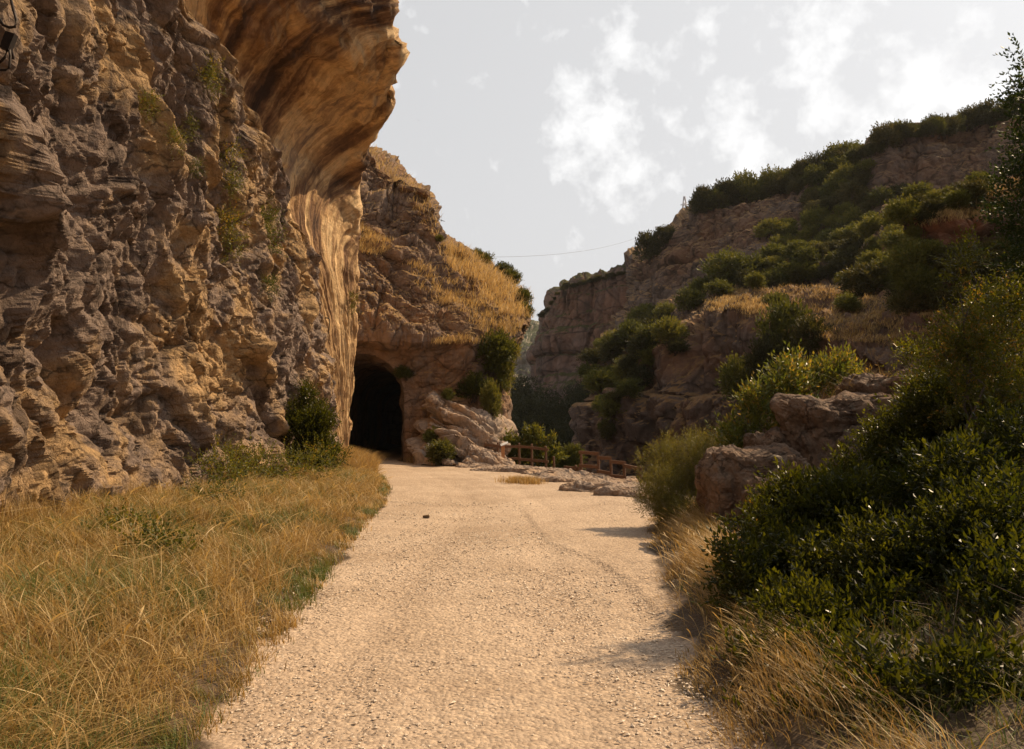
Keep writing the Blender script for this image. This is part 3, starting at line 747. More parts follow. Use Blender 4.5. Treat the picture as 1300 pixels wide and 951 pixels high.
def branches_mesh(base, lobes, rng, r0, wob=.12):
    mb = MB()
    for l in lobes:
        e = np.array(l[:3]) + rng.normal(size=3) * np.array(l[3:6]) * .2
        b = np.array(base) + rng.normal(size=3) * np.array([.08, .08, 0])
        pts = []
        for k in range(7):
            t = k / 6
            p = b * (1 - t) + e * t + np.array([0, 0, .25 * np.linalg.norm(e - b) * t * (1 - t)]) + rng.normal(size=3) * wob * np.linalg.norm(e - b) * .25 * (0 < k)
            pts.append(p)
        mb.tube(pts, [r0 * (1 - .8 * k / 6) for k in range(7)], 5)
        for j in range(4):
            q = pts[3 + j % 4]
            o = rng.normal(size=3); o[2] = abs(o[2]); o /= np.linalg.norm(o)
            m = q + o * np.array(l[3:6]) * .5; e2 = q + o * np.array(l[3:6]) * .95
            mb.tube([q, m, e2], [r0 * .35, r0 * .22, r0 * .08], 4)
    return mb

def shrub(name, loc, lobes, mat, label, cat='shrub', group=None, nspr=3000, nleaf=8, spr_len=.15, ll=.03, lw=.014, seed=1, gap=.3, gapf=3.0, r0=.02, shell=(.5, 1.06), upb=.5, tint0=.45, part='foliage', stem='branches', bmat=None):
    """lobes are relative to loc"""
    rng = np.random.default_rng(seed)
    root = empty(name, loc); tag(root, label, cat, group)
    fine = []
    for l in lobes:
        fine.append((l[0], l[1], l[2], l[3] * .6, l[4] * .6, l[5] * .6))
        for k in range(7):
            o_ = rng.normal(size=3); o_ /= np.linalg.norm(o_); q_ = .25 + .27 * rng.random()
            fine.append((l[0] + o_[0] * l[3] * .75, l[1] + o_[1] * l[4] * .75, l[2] + o_[2] * l[5] * .75, l[3] * q_, l[4] * q_, l[5] * q_))
    V, Fc, T = foliage_arrays(fine, nspr, nleaf, spr_len, ll, lw, rng, gap, gapf, shell, upb, tint0=tint0)
    link(part, mesh_np(part, V, Fc, 3, mat, False, {'tint': T}), root)
    if stem:
        branches_mesh((0, 0, 0), lobes, rng, r0).build(stem, bmat or M['bark'], root, True)
    return root

# ------------------------------------------------------------------ shrubs on the hill: prototypes copied
def proto_meshes():
    out = []
    for k in range(6):
        rng = np.random.default_rng(40 + k)
        lobes = []
        for j in range(6 + k % 3):
            a = rng.random() * 2 * PI; r = .5 * rng.random() ** .5
            rr = .25 + .32 * rng.random()
            lobes.append((r * math.cos(a), r * math.sin(a), .35 + .75 * rng.random() * (1 - r * .6), rr, rr, rr * .8))
        V, Fc, T = foliage_arrays(lobes, 900, 6, .34, .15, .085, rng, .42, 1.9, (.35, 1.15), .6)
        V[:, 2] = np.maximum(V[:, 2], -.1)
        st = branches_mesh((0, 0, -.3), lobes, rng, .045)
        ms = bpy.data.meshes.new('stems'); ms.from_pydata(st.v, [], st.f); ms.materials.append(M['bark'])
        out.append((V, Fc, T, ms))
    return out
PROTO = proto_meshes()
PM = {}
def proto(k, mat):
    if (k, mat) not in PM:
        V, Fc, T, ms = PROTO[k]
        PM[(k, mat)] = mesh_np('foliage', V, Fc, 3, M[mat], False, {'tint': T})
    return PM[(k, mat)], PROTO[k][3]

def cast(u, v, trees):
    o = Vector((0, 0, CAM_Z)); d = ray(u, v); best = None
    for t in trees:
        h = t.ray_cast(o, d, 1500)
        if h[0] is not None and (best is None or h[3] < best[3]): best = h
    return best

def hill_shrub(u, v, rpx, trees, label, group, mat='leaf_hill', name='hillside_shrub', rnd=random, sz=1.0, cat='shrub', lift=0):
    """(u,v) where the shrub's foot stands; rpx its half width as seen"""
    h = cast(u, v, trees)
    if h is None: return None
    p = h[0]; r = rpx * p.y / F * (rnd.uniform(1.1, 1.85) if group and 'rim' not in group else 1.15)
    k = rnd.randrange(6)
    fm, sm = proto(k, mat)
    root = empty(name, (p.x, p.y, p.z + lift), rnd.random() * 6.28)
    root.scale = (r * rnd.uniform(.9, 1.15), r * rnd.uniform(.9, 1.15), r * sz * rnd.uniform(.8, 1.15))
    tag(root, label, cat, group)
    link('foliage', fm, root); 
    if rpx > 9: link('stems', sm, root)
    return root

def in_poly(x, y, poly):
    c = False; j = len(poly) - 1
    for i in range(len(poly)):
        if ((poly[i][1] > y) != (poly[j][1] > y)) and x < (poly[j][0] - poly[i][0]) * (y - poly[i][1]) / (poly[j][1] - poly[i][1]) + poly[i][0]: c = not c
        j = i
    return c
def scatter(poly, n, r0, r1, trees, label, group, mats, seed, sz=.9, mind=.8):
    rr = random.Random(seed); pts = []
    xs = [p[0] for p in poly]; ys = [p[1] for p in poly]; tries = 0
    while len(pts) < n and tries < 8000:
        tries += 1
        u = rr.uniform(min(xs), max(xs)); v = rr.uniform(min(ys), max(ys))
        if not in_poly(u, v, poly): continue
        r = rr.uniform(r0, r1)
        if any(abs(u - a) < mind * (r + b) and abs(v - c) < .55 * mind * (r + b) for a, c, b in pts): continue
        pts.append((u, v, r))
    for u, v, r in sorted(pts, key=lambda q: q[1]):
        hill_shrub(u, v, r, trees, label, group, rr.choice(mats), rnd=rr, sz=sz)

HT = [H_BVH, K_BVH]
sky_line = [(890, 268), (930, 258), (960, 250), (1000, 236), (1030, 220), (1060, 212), (1090, 206), (1110, 192), (1130, 180), (1160, 172), (1190, 168), (1215, 166), (1240, 158), (1270, 150), (1300, 144)]
rr = random.Random(3)
x = 888
while x < 1302:
    y = np.interp(x, [p[0] for p in sky_line], [p[1] for p in sky_line])
    hill_shrub(x, y + rr.uniform(1, 5), rr.uniform(7, 12), HT, 'dark evergreen shrub on the skyline of the right hill', 'shrubs along the hill skyline', rr.choice(['leaf_hill', 'leaf_hill', 'leaf_hill_green']), rnd=rr, sz=1.15)
    x += rr.uniform(6, 11)
scatter([(900, 268), (1000, 236), (1085, 210), (1105, 203), (1100, 240), (1050, 268), (1035, 280), (1025, 250), (985, 254)], 40, 9, 14, HT, 'dense dark shrub on the slope above the cliff band', 'shrubs above the cliff band', ['leaf_hill', 'leaf_hill', 'leaf_hill_green'], 11)
scatter([(975, 300), (1060, 268), (1110, 250), (1180, 258), (1250, 240), (1240, 262), (1190, 280), (1100, 305), (1010, 335)], 40, 9, 15, HT, 'green shrub on the middle slope below the hilltop rock', 'shrubs on the middle slope', ['leaf_hill', 'leaf_hill_green', 'leaf_hill_green'], 12)
scatter([(812, 410), (860, 392), (900, 372), (960, 345), (1010, 325), (1090, 310), (1170, 305), (1200, 330), (1170, 372), (1100, 362), (1030, 358), (970, 368), (900, 380), (850, 415), (780, 455), (750, 470), (752, 450)], 76, 9, 17, HT, 'green shrub in the belt climbing the slope under the upper cliff', 'shrubs in the belt under the upper cliff', ['leaf_hill', 'leaf_hill_green', 'leaf_hill_green'], 13)
scatter([(745, 480), (800, 430), (850, 425), (870, 440), (830, 470), (800, 520), (770, 560), (760, 520)], 26, 9, 16, HT, 'dark shrub clinging to the lower gorge cliff', 'shrubs on the lower gorge cliff', ['leaf_hill', 'leaf_hill_green'], 14)
scatter([(1220, 440), (1220, 350), (1300, 340), (1340, 400), (1340, 450)], 12, 16, 26, HT, 'dark shrub on the slope below the red knoll', 'shrubs below the red knoll', ['leaf_hill'], 15)
scatter([(1110, 360), (1180, 330), (1250, 345), (1240, 400), (1170, 400)], 12, 14, 22, HT, 'mid green shrub on the grassy terrace', 'shrubs on the grassy terrace', ['leaf_hill_green', 'leaf_hill'], 16)
x = 690
while x < 800:
    y = np.interp(x, [687, 713, 762, 800], [404, 366, 353, 344])
    hill_shrub(x, y + 3, rr.uniform(4, 7), [A_BVH], 'small shrub on the rim of the far cliff', 'shrubs on the rim of the far cliff', 'leaf_hill', rnd=rr, sz=.6)
    x += rr.uniform(4, 7)
for (u, v, r, lab, mt, s) in [
    (826, 330, 15, 'round dark tree on the lip of the upper cliff', 'leaf_hill', 1.35), (848, 312, 15, 'second dark tree beside the lip of the upper cliff', 'leaf_hill', 1.1),
    (1105, 372, 30, 'large dark round shrub above the grass terrace', 'leaf_hill', 1.0), (1165, 352, 30, 'broad olive shrub right of the dark round one', 'leaf_hill_green', 1.0),
    (1000, 470, 34, 'tall olive shrub leaning out of the gorge edge', 'leaf_hill_green', 1.25), (1035, 450, 24, 'dark shrub beside the tall olive shrub at the gorge edge', 'leaf_hill', 1.2),
    (945, 505, 27, 'rounded olive shrub lowest on the gorge edge', 'leaf_hill_green', 1.2), (975, 500, 26, 'shadowed shrub between two olive shrubs on the gorge edge', 'leaf_hill', 1.3),
    (1238, 262, 16, 'spiky dark shrub on top of the red knoll', 'leaf_hill', 1.1), (985, 395, 15, 'lone shrub on the upper dry grass patch', 'leaf_hill_green', 1.0),
    (1075, 395, 16, 'small olive shrub between two dry grass patches', 'leaf_hill_green', 1.0)]:
    hill_shrub(u, v, r, HT, lab, None, mt, rnd=rr, sz=s, name='tree' if 'tree' in lab else 'shrub', cat='tree' if 'tree' in lab else 'shrub')

# wood on the gorge slope: one mass
def wood_mass():
    rng = np.random.default_rng(77); lobes = []
    for k in range(420):
        u = rng.uniform(630, 775); v = rng.uniform(478, 640)
        h = cast(u, v, [W_BVH])
        if h is None: continue
        p = h[0]; r = rng.uniform(1.0, 1.9)
        lobes.append((p.x, p.y, p.z + r * .6, r, r, r))
    V, Fc, T = foliage_arrays(lobes, 26000, 4, .5, .32, .2, rng, .2, .5, (.7, 1.05), .6, tint0=.2)
    o = link('wood', mesh_np('wood', V, Fc, 3, M['leaf_hill'], False, {'tint': T})); tag(o, 'dark wood filling the gorge below the far cliff', 'wood', kind='stuff')
wood_mass()

# ------------------------------------------------------------------ boulders and slabs
def ico(sub):
    import bmesh
    bm = bmesh.new(); bmesh.ops.create_icosphere(bm, subdivisions=sub, radius=1)
    v = np.array([x.co[:] for x in bm.verts]); f = np.array([[q.index for q in x.verts] for x in bm.faces]); bm.free()
    return v, f
ICO6 = ico(6); ICO5 = ico(5)
def boulder(name, loc, size, seed, label, mat='boulder', group=None, rot=0, amp=.22, sc=1.4, flat=0.0, cat='boulder', strata=.0, hi=False, tilt=(0, 0)):
    v, f = ICO6 if hi else ICO5
    e = .55
    s = np.sign(v) * np.abs(v) ** e          # boxier than a ball
    s = s / np.max(np.abs(s), axis=1, keepdims=True) ** .35
    p = s * np.array(size)
    m = min(size) ** .5 * max(size) ** .5
    q = (p + 13.7 * seed)
    f1, c1 = facets(q / m * sc, seed, 1.2); f2, c2 = facets(q / m * sc * 2.7, seed + 1, 1.1); f3, c3 = facets(q / m * sc * 7, seed + 2, 1.0)
    d = amp * m * (1.5 * f1 + .7 * f2 + .28 * f3 - .25 * np.exp(-c1 / .06) - .1 * np.exp(-c2 / .06)) + .05 * m * fbm(q / m * 2, 4, seed)
    if strata:
        zz = (p[:, 2] + .25 * p[:, 0] * 0 + .04 * m * f1) / strata
        d += .10 * m * np.clip(vnoise(np.stack([zz, zz * 0, zz * 0], 1), seed + 9) * 2, -1, 1)
    p = p + unit(v / np.array(size)) * d[:, None]
    R = np.array(Matrix.Rotation(rot, 3, 'Z') @ Matrix.Rotation(tilt[0], 3, 'X') @ Matrix.Rotation(tilt[1], 3, 'Y'))
    p = p @ R.T
    o = link(name, mesh_np(name, p, f, 3, M[mat], False), None, loc)
    tag(o, label, cat, group)
    return o
def at(u, v, Y): return Vector(pt(u, v, Y))
p = at(955, 615, 11.3); boulder('boulder', (p.x, p.y, p.z), (.70, .65, .50), 5, 'flat-topped brown boulder with a lichened top beside the olive shrub', hi=True, amp=.17, strata=.25)
p = at(985, 640, 10.6); boulder('boulder', (p.x, p.y, p.z), (.42, .40, .30), 8, 'smaller pale-capped boulder in front of the flat-topped one', hi=True, amp=.2)
p = at(1060, 575, 11.8); boulder('boulder', (p.x, p.y, p.z), (.68, .6, .82), 12, 'tall reddish boulder rising behind the dark bush', hi=True, amp=.18, strata=.3)
p = at(1000, 580, 12.3); boulder('boulder', (p.x, p.y, p.z), (.55, .5, .30), 15, 'dark ledge boulder between the flat one and the tall one', hi=True, amp=.2, strata=.15)
p = at(1145, 515, 12.6); boulder('boulder', (p.x, p.y, p.z), (.85, .7, .34), 18, 'low grey slab boulder right of the tall reddish one', hi=True, amp=.2, strata=.15)
p = at(1150, 600, 11.8); boulder('boulder', (p.x, p.y, p.z), (1.4, .9, .7), 19, 'buried boulder mostly hidden by the dark bush', amp=.2)

for (u, v, Y, sx, sy, sz, rot, sd, lab, ti) in [
    (612, 596, 34.0, 1.1, .7, .16, .2, 31, 'low pale rock slab nearest the tunnel apron', 0),
    (640, 601, 31.5, 1.2, .8, .16, -.2, 32, 'worn pale slab beside the information post', 0),
    (628, 592, 34.2, .7, .5, .22, .1, 38, 'blocky dark-faced rock in front of the left fence', 0),
    (675, 601, 31.0, 1.5, .9, .26, -.4, 33, 'split rock slab in front of the left fence', .05),
    (712, 606, 29.0, 1.5, .9, .28, -.5, 34, 'jagged rock slab under the low rails', .06),
    (745, 614, 26.6, 1.5, 1.0, .24, -.6, 35, 'long overhanging slab before the stepped fence', .05),
    (700, 616, 25.2, .9, .5, .08, -.3, 39, 'thin pale slab lying flat at the gravel edge', .0),
    (782, 634, 21.2, 1.25, 1.0, .20, -.7, 36, 'broad sunlit slab nearest the olive shrub', .05),
    (808, 640, 19.6, .8, .8, .17, -.8, 37, 'cracked slab end beside the olive shrub', .04)]:
    p = at(u, v, Y); boulder('flat_rock', (p.x, p.y, max(p.z - .05, gz(p.x, p.y) - .02)), (sx, sy, sz), sd, lab, 'ledge', 'rock slabs along the gravel edge', rot, .13, 1.6, cat='rock', strata=.14, hi=True, tilt=(.03, ti))

for (u, v, Y, sx, sy, sz, sd, lab) in [
    (562, 514, 38.6, .8, .5, .16, 71, 'top pale slab of the ledges descending beside the tunnel'), (584, 533, 38.0, .9, .6, .17, 72, 'long pale slab below the top ledge beside the tunnel'),
    (604, 553, 37.3, .7, .6, .15, 73, 'pale slab halfway down the ledges beside the tunnel'), (572, 556, 37.0, .5, .5, .2, 74, 'blocky rock left of the halfway slab'),
    (590, 575, 35.9, .8, .7, .13, 75, 'broad slab low on the ledges beside the tunnel'), (618, 578, 35.6, .9, .7, .22, 76, 'slab end just left of the wooden fence'),
    (575, 590, 35.2, .6, .5, .12, 77, 'lowest slab of the ledges touching the gravel'),
    (602, 590, 34.6, .45, .4, .2, 78, 'small broken block in front of the low broad slab'), (632, 566, 37, .5, .5, .22, 79, 'rough block above the slab end by the fence'), (556, 575, 35.9, .4, .4, .22, 80, 'small block under the leftmost ledges'), (622, 598, 34.0, .5, .35, .14, 81, 'little flat rock between ledges and information post')]:
    q = pt(u, v, Y); boulder('flat_rock', q, (sx, sy, sz), sd, lab, 'ledge', 'ledge slabs beside the tunnel', .2 * (sd % 3), .24, 1.3, cat='rock', strata=.14, hi=True, tilt=(.15, .3 + .05 * (sd % 4)))

# thin slab jutting from the crag skyline
h = cast(528, 262, [T_BVH])
p = at(526, 246, 46); boulder('flat_rock', (p.x, p.y, p.z), (.95, .9, .16), 51, 'thin flat rock slab jutting from the crag skyline', 'crag', None, .1, .1, 1.5, cat='rock', tilt=(0, .22))

# ------------------------------------------------------------------ fences
def ground_or(p, low): return low
def fence(name, posts, rails, label, wr=.055):
    b = posts[0]; o0 = Vector(pt(b[0], b[2], b[3]))
    root = empty(name, tuple(o0)); tag(root, label, 'fence')
    for (u, vt, vb, Y) in posts:
        a = Vector(pt(u, vb, Y)) - o0; t = Vector(pt(u, vt, Y)) - o0; t.x = a.x
        mb = MB(); mb.tube([a - Vector((0, 0, .3)), (a + t) / 2 + Vector((.012, 0, 0)), t, t + Vector((0, 0, .02))], [wr, wr * .97, wr * .93, wr * .5], 9)
        mb.build('post', M['wood'], root)
    for (u0, v0, Y0, u1, v1, Y1) in rails:
        a = Vector(pt(u0, v0, Y0)) - o0; t = Vector(pt(u1, v1, Y1)) - o0
        a.y -= .07; t.y -= .07
        mb = MB(); mb.beam(a, t, .045, .115); mb.build('rail', M['wood'], root)
    return root
fence('wooden_fence', [(616, 562, 597, 36.5), (632, 562, 597, 36.2), (659, 563, 598, 35.8), (675, 564, 599, 35.4), (693, 567, 601, 35)],
      [(616, 565, 36.5, 632, 566, 36.2), (630, 567, 36.2, 661, 567, 35.8), (657, 567, 35.8, 677, 568, 35.4), (673, 568, 35.4, 696, 571, 35), (616, 582, 36.5, 661, 582, 35.8), (659, 583, 35.8, 696, 586, 35), (632, 593, 36.2, 677, 593, 35.4), (675, 594, 35.4, 700, 597, 35)],
      'weathered wooden fence in front of the yellowing shrub')
fence('low_rail_fence', [(703, 580, 603, 34), (719, 592, 606, 32.5), (731, 591, 606, 31)], [(697, 595, 34.2, 719, 597, 32.6), (716, 593, 32.5, 736, 595, 30.8)], 'low wooden rails between the left fence and the stepped fence')
fence('stepped_fence', [(738, 573, 612, 29.5), (760, 578, 618, 28), (776, 584, 624, 27), (793, 589, 628, 26), (813, 592, 634, 25)],
      [(735, 574, 29.5, 760, 576, 28), (735, 591, 29.5, 760, 593, 28), (735, 603, 29.5, 760, 606, 28), (759, 581, 28, 776, 582, 27), (758, 598, 28, 776, 601, 27),
       (774, 586, 27, 794, 588, 26), (774, 604, 27, 794, 606, 26), (774, 612, 27, 793, 619, 26), (791, 591, 26, 814, 596, 25), (791, 611, 26, 814, 615, 25), (791, 622, 26, 822, 632, 24.4)],
      'stepped wooden fence descending towards the olive shrub', .05)
# information post
o0 = Vector(pt(638.5, 597, 34.8)); root = empty('information_post', tuple(o0)); tag(root, 'orange wooden information post with a small tilted white panel', 'sign')
mb = MB(); mb.box((0, 0, .42), (.15, .12, 1.4)); mb.build('post', M['wood_new'], root)
mb = MB(); mb.box((.06, -.04, 1.14), (.34, .26, .03), Matrix.Rotation(-.35, 3, 'Y') @ Matrix.Rotation(.3, 3, 'X')); mb.build('panel', M['panel'], root)

# ------------------------------------------------------------------ iron fittings in the cliff
def wall_x(u, v):
    h = cast(u, v, [L_BVH]); return h[0], h[1]
def rod(name, pix, r, off, label, extra=None):
    c, n = wall_x(*pix[len(pix) // 2][:2])
    root = empty(name, tuple(c)); tag(root, label, 'iron fitting')
    Y = c.y - off
    mb = MB(); mb.tube([tuple(Vector(pt(a, b, Y + dy)) - c) for a, b, dy in pix], r, 8); mb.build('bent_bar', M['iron'], root, True)
    return root, c, Y
rod('iron_hook', [(14, -22, .5), (13, -4, .1), (17, 12, 0), (21, 26, 0), (19, 34, 0), (12, 35, 0), (4, 32, 0), (-2, 22, 0), (-6, 5, .05), (-8, -14, .5)], .016, .45, 'black iron staple bent into a narrow U at the upper left of the cliff')
r_, c_, Y_ = rod('iron_hook', [(-14, 74, .5), (-6, 80, .1), (0, 79, 0), (6, 73, 0), (9, 64, 0), (12, 62, 0), (13, 72, 0), (12, 86, 0), (7, 89, 0), (-2, 89, 0), (-12, 88, .5)], .014, .45, 'black iron hook with a square plate below the U-shaped staple')
mb = MB(); q = Vector(pt(11, 53, Y_)) - c_; mb.box(q, (.11, .07, .2), Matrix.Rotation(.3, 3, 'Y')); mb.beam(tuple(q), tuple(q + Vector((-.2, .4, 0))), .03, .03); mb.build('plate', M['iron'], r_)
rod('iron_bracket', [(398, 402, .5), (402, 402, 0), (417, 404, 0), (418, 405, 0), (418, 412, 0), (417.5, 423, 0), (416, 425, 0), (404, 425, 0), (398, 425, .5)], .022, .3, 'small square iron bracket on the golden edge of the cliff')

# ------------------------------------------------------------------ pylon, cable, birds
o0 = Vector(pt(870, 300, 300)); root = empty('pylon', tuple(o0)); tag(root, 'distant lattice power pylon on the skyline', 'pylon')
mb = MB(); H = 16; W0 = 1.9
def leg(sx, sy, z): k = 1 - .88 * z / H; return (sx * W0 * k, sy * W0 * k, z)
for sx in (-1, 1):
    for sy in (-1, 1): mb.tube([leg(sx, sy, 0), leg(sx, sy, H)], .12, 4)
for i in range(7):
    z0 = H * i / 7; z1 = H * (i + 1) / 7
    for s in (-1, 1):
        mb.tube([leg(-1, s, z0), leg(1, s, z1)], .06, 4); mb.tube([leg(1, s, z0), leg(-1, s, z1)], .06, 4)
        mb.tube([leg(s, -1, z0), leg(s, 1, z1)], .06, 4)
mb.build('lattice_mast', M['steel'], root)
for z, w in ((9.5, 2.6), (12.5, 1.6)):
    mb = MB(); mb.tube([(-w, 0, z), (w, 0, z)], .11, 4); mb.tube([(-w, 0, z), (0, 0, z + .8), (w, 0, z)], .07, 4); mb.build('cross_arm', M['steel'], root)
mb = MB(); pts = []
a = Vector(pt(590, 326, 110)); b = Vector(pt(868, 268, 298))
for k in range(41):
    t = k / 40; q = a.lerp(b, t); pts.append((q.x, q.y, q.z - 9.0 * 4 * t * (1 - t) * .55))
o = None
mb.tube(pts, .02, 4); o = mb.build('power_cable', M['iron']); tag(o, 'thin power cable sagging across the gorge to the pylon', 'cable')
def bird(u, v, Y, s, roll, label):
    root = empty('bird', pt(u, v, Y)); root.rotation_euler = (roll, .2, .4); root.scale = (s, s, s); tag(root, label, 'bird', None)
    mb = MB(); mb.tube([(0, -.22, 0), (0, -.17, .01), (0, -.08, 0), (0, .05, 0), (0, .16, .01), (0, .22, .015), (0, .34, .01)], [.01, .035, .055, .06, .04, .02, .035], 8); mb.build('body', M['bird'], root, True)
    for s_ in (-1, 1):
        v = [(0.03 * s_, -.07, .02), (.03 * s_, .07, .02), (.3 * s_, -.11, .10), (.3 * s_, .03, .09), (.62 * s_, -.02, .05), (.6 * s_, .04, .05)]
        v2 = [(x, y, z - .012) for x, y, z in v]
        mb = MB(); mb.add(v + v2, [(0, 1, 3, 2), (2, 3, 5, 4), (6, 8, 9, 7), (8, 10, 11, 9), (0, 2, 8, 6), (2, 4, 10, 8), (1, 7, 9, 3), (3, 9, 11, 5), (4, 5, 11, 10), (0, 6, 7, 1)])
        mb.build('wing', M['bird'], root)
bird(560.5, 280, 70, .55, 1.2, 'small dark bird gliding just right of the crag')
bird(531, 153, 110, .4, .6, 'tiny far bird high beside the overhang')

# ------------------------------------------------------------------ near shrubs on the right bank
def lob(u, v, Y, rx, ry, rz, o):   # a lobe given by bearing and distance, made relative to o
    q = Vector(pt(u, v, Y)) - Vector(o); return (q.x, q.y, q.z, rx, ry, rz)
def base(x, y): return (x, y, gz(x, y))
# big dark bush, three plants
o = base(2.9, 6.0)
shrub('evergreen_bush', o, [lob(1010, 745, 6.3, .5, .5, .45, o), lob(1080, 690, 6.9, .6, .5, .45, o), lob(1030, 830, 5.7, .38, .4, .4, o), lob(1110, 800, 6.0, .7, .5, .6, o), lob(1030, 660, 7.6, .40, .4, .35, o), lob(985, 800, 6.0, .22, .3, .25, o), lob(1060, 900, 5.3, .5, .5, .5, o), lob(1020, 880, 4.9, .28, .3, .35, o), lob(1080, 970, 4.3, .45, .4, .45, o), lob(985, 690, 7.2, .3, .3, .25, o)],
      M['leaf_dark'], 'large glossy dark evergreen bush at the edge of the gravel', 'bush', nspr=12500, nleaf=9, spr_len=.21, ll=.056, lw=.026, seed=101, gap=.34, gapf=2.6, r0=.011)
o = base(4.4, 6.4)
shrub('evergreen_bush', o, [lob(1230, 640, 6.6, .6, .5, .5, o), lob(1180, 740, 6.0, .6, .5, .5, o), lob(1300, 700, 5.8, .6, .5, .6, o), lob(1260, 850, 5.2, .6, .5, .6, o), lob(1180, 900, 5.0, .5, .5, .5, o), lob(1340, 860, 4.8, .5, .5, .6, o), lob(1200, 990, 4.0, .5, .4, .5, o), lob(1320, 980, 3.8, .5, .4, .5, o), lob(1100, 900, 4.7, .4, .4, .35, o), lob(1130, 840, 5.3, .45, .4, .4, o), lob(1280, 930, 4.3, .5, .4, .4, o), lob(1200, 700, 7.2, .5, .5, .4, o), lob(1310, 600, 6.6, .45, .4, .4, o)],
      M['leaf_dark'], 'tall dark evergreen bush filling the lower right corner', 'bush', nspr=12500, nleaf=9, spr_len=.21, ll=.056, lw=.026, seed=102, gap=.34, gapf=2.6, r0=.011)
o = base(5.0, 8.8)
shrub('evergreen_bush', o, [lob(1140, 600, 9.2, .75, .5, .5, o), lob(1110, 660, 8.6, .6, .5, .4, o), lob(1210, 570, 8.8, .7, .5, .6, o), lob(1290, 560, 8.4, .6, .5, .7, o), lob(1150, 550, 9.4, .45, .4, .35, o), lob(1260, 500, 9.0, .5, .4, .4, o), lob(1060, 640, 9.2, .35, .4, .3, o)],
      M['leaf_dark'], 'dark evergreen bush growing around the tall reddish boulder', 'bush', nspr=10000, nleaf=9, spr_len=.22, ll=.056, lw=.026, seed=103, gap=.34, gapf=2.4, r0=.011, tint0=.5)
o = base(4.6, 7.9)
shrub('sapling', o, [lob(1228, 370, 8.0, .20, .2, .38, o), lob(1250, 440, 8.0, .36, .3, .32, o), lob(1205, 430, 8.1, .25, .25, .26, o), lob(1270, 500, 8.0, .34, .3, .3, o), lob(1215, 500, 8.1, .34, .3, .3, o), lob(1235, 325, 8.0, .09, .1, .18, o)],
      M['leaf_dark'], 'airy sapling with glinting leaves standing above the dark bushes', 'sapling', nspr=1500, nleaf=9, spr_len=.2, ll=.042, lw=.019, seed=104, gap=.5, gapf=3.5, r0=.016, tint0=.55, part='crown')
o = base(6.2, 10.2)
shrub('evergreen_bush', o, [lob(1275, 400, 10, .5, .4, .5, o), lob(1290, 340, 10, .3, .3, .4, o), lob(1160, 470, 10.5, .3, .3, .3, o), lob(1240, 470, 10.2, .5, .4, .4, o), lob(1200, 520, 10, .5, .4, .3, o), lob(1300, 480, 10, .5, .4, .5, o)],
      M['leaf_dark'], 'loose evergreen bush behind the airy sapling', 'bush', nspr=3000, nleaf=9, spr_len=.22, ll=.045, lw=.02, seed=115, gap=.45, gapf=2.4, r0=.02, tint0=.55)
o = base(6.9, 9.0)
tr = shrub('tree', o, [lob(1332, 120, 9, .42, .5, .6, o), lob(1303, 165, 9, .24, .3, .5, o), lob(1322, 240, 9, .45, .5, .6, o), lob(1305, 300, 9, .36, .4, .4, o), lob(1420, 200, 9.4, .8, .8, 1.2, o), lob(1300, 85, 9, .10, .15, .28, o)],
      M['leaf_red'], 'leafy tree with reddish leaf tips leaning in at the right edge', 'tree', nspr=3000, nleaf=8, spr_len=.22, ll=.06, lw=.028, seed=105, gap=.42, gapf=2.5, r0=.035, part='crown', stem='limbs')
mb = MB(); mb.tube([(0, 0, -.3), (.05, 0, .8), (.12, .1, 1.9), (.1, .2, 3.2), (.3, .3, 4.2)], [.10, .085, .07, .05, .025], 9); mb.build('trunk', M['bark'], tr, True)
# light green shrub behind the boulders
o = base(4.3, 13.6)
shrub('light_green_shrub', o, [lob(985, 510, 13.2, .5, .4, .38, o), lob(1020, 480, 13.6, .42, .4, .3, o), lob(945, 555, 13.0, .4, .35, .35, o), lob(1065, 480, 13.8, .38, .35, .3, o), lob(1000, 550, 13.2, .6, .4, .4, o), lob(960, 525, 13.2, .2, .2, .3, o)],
      M['leaf_light'], 'bright light-green leafy shrub rising behind the boulders', nspr=1700, nleaf=8, spr_len=.30, ll=.095, lw=.040, seed=106, gap=.36, gapf=2.4, r0=.02, upb=.9, tint0=.5)
# olive fine-leaved shrub
o = base(2.75, 13.4)
shrub('olive_shrub', o, [lob(872, 605, 13.2, .55, .45, .62, o), lob(842, 590, 13.4, .38, .3, .42, o), lob(845, 640, 12.6, .36, .3, .45, o), lob(880, 660, 12.0, .4, .35, .4, o), lob(900, 580, 13.4, .42, .4, .35, o), lob(850, 650, 13.2, .35, .35, .3, o), lob(905, 640, 12.8, .35, .35, .4, o), lob(930, 570, 13.6, .3, .3, .3, o)],
      M['leaf_olive'], 'fine-leaved olive-green shrub where the gravel meets the boulders', nspr=7500, nleaf=9, spr_len=.20, ll=.040, lw=.010, seed=107, gap=.3, gapf=3, r0=.016, upb=1.0)
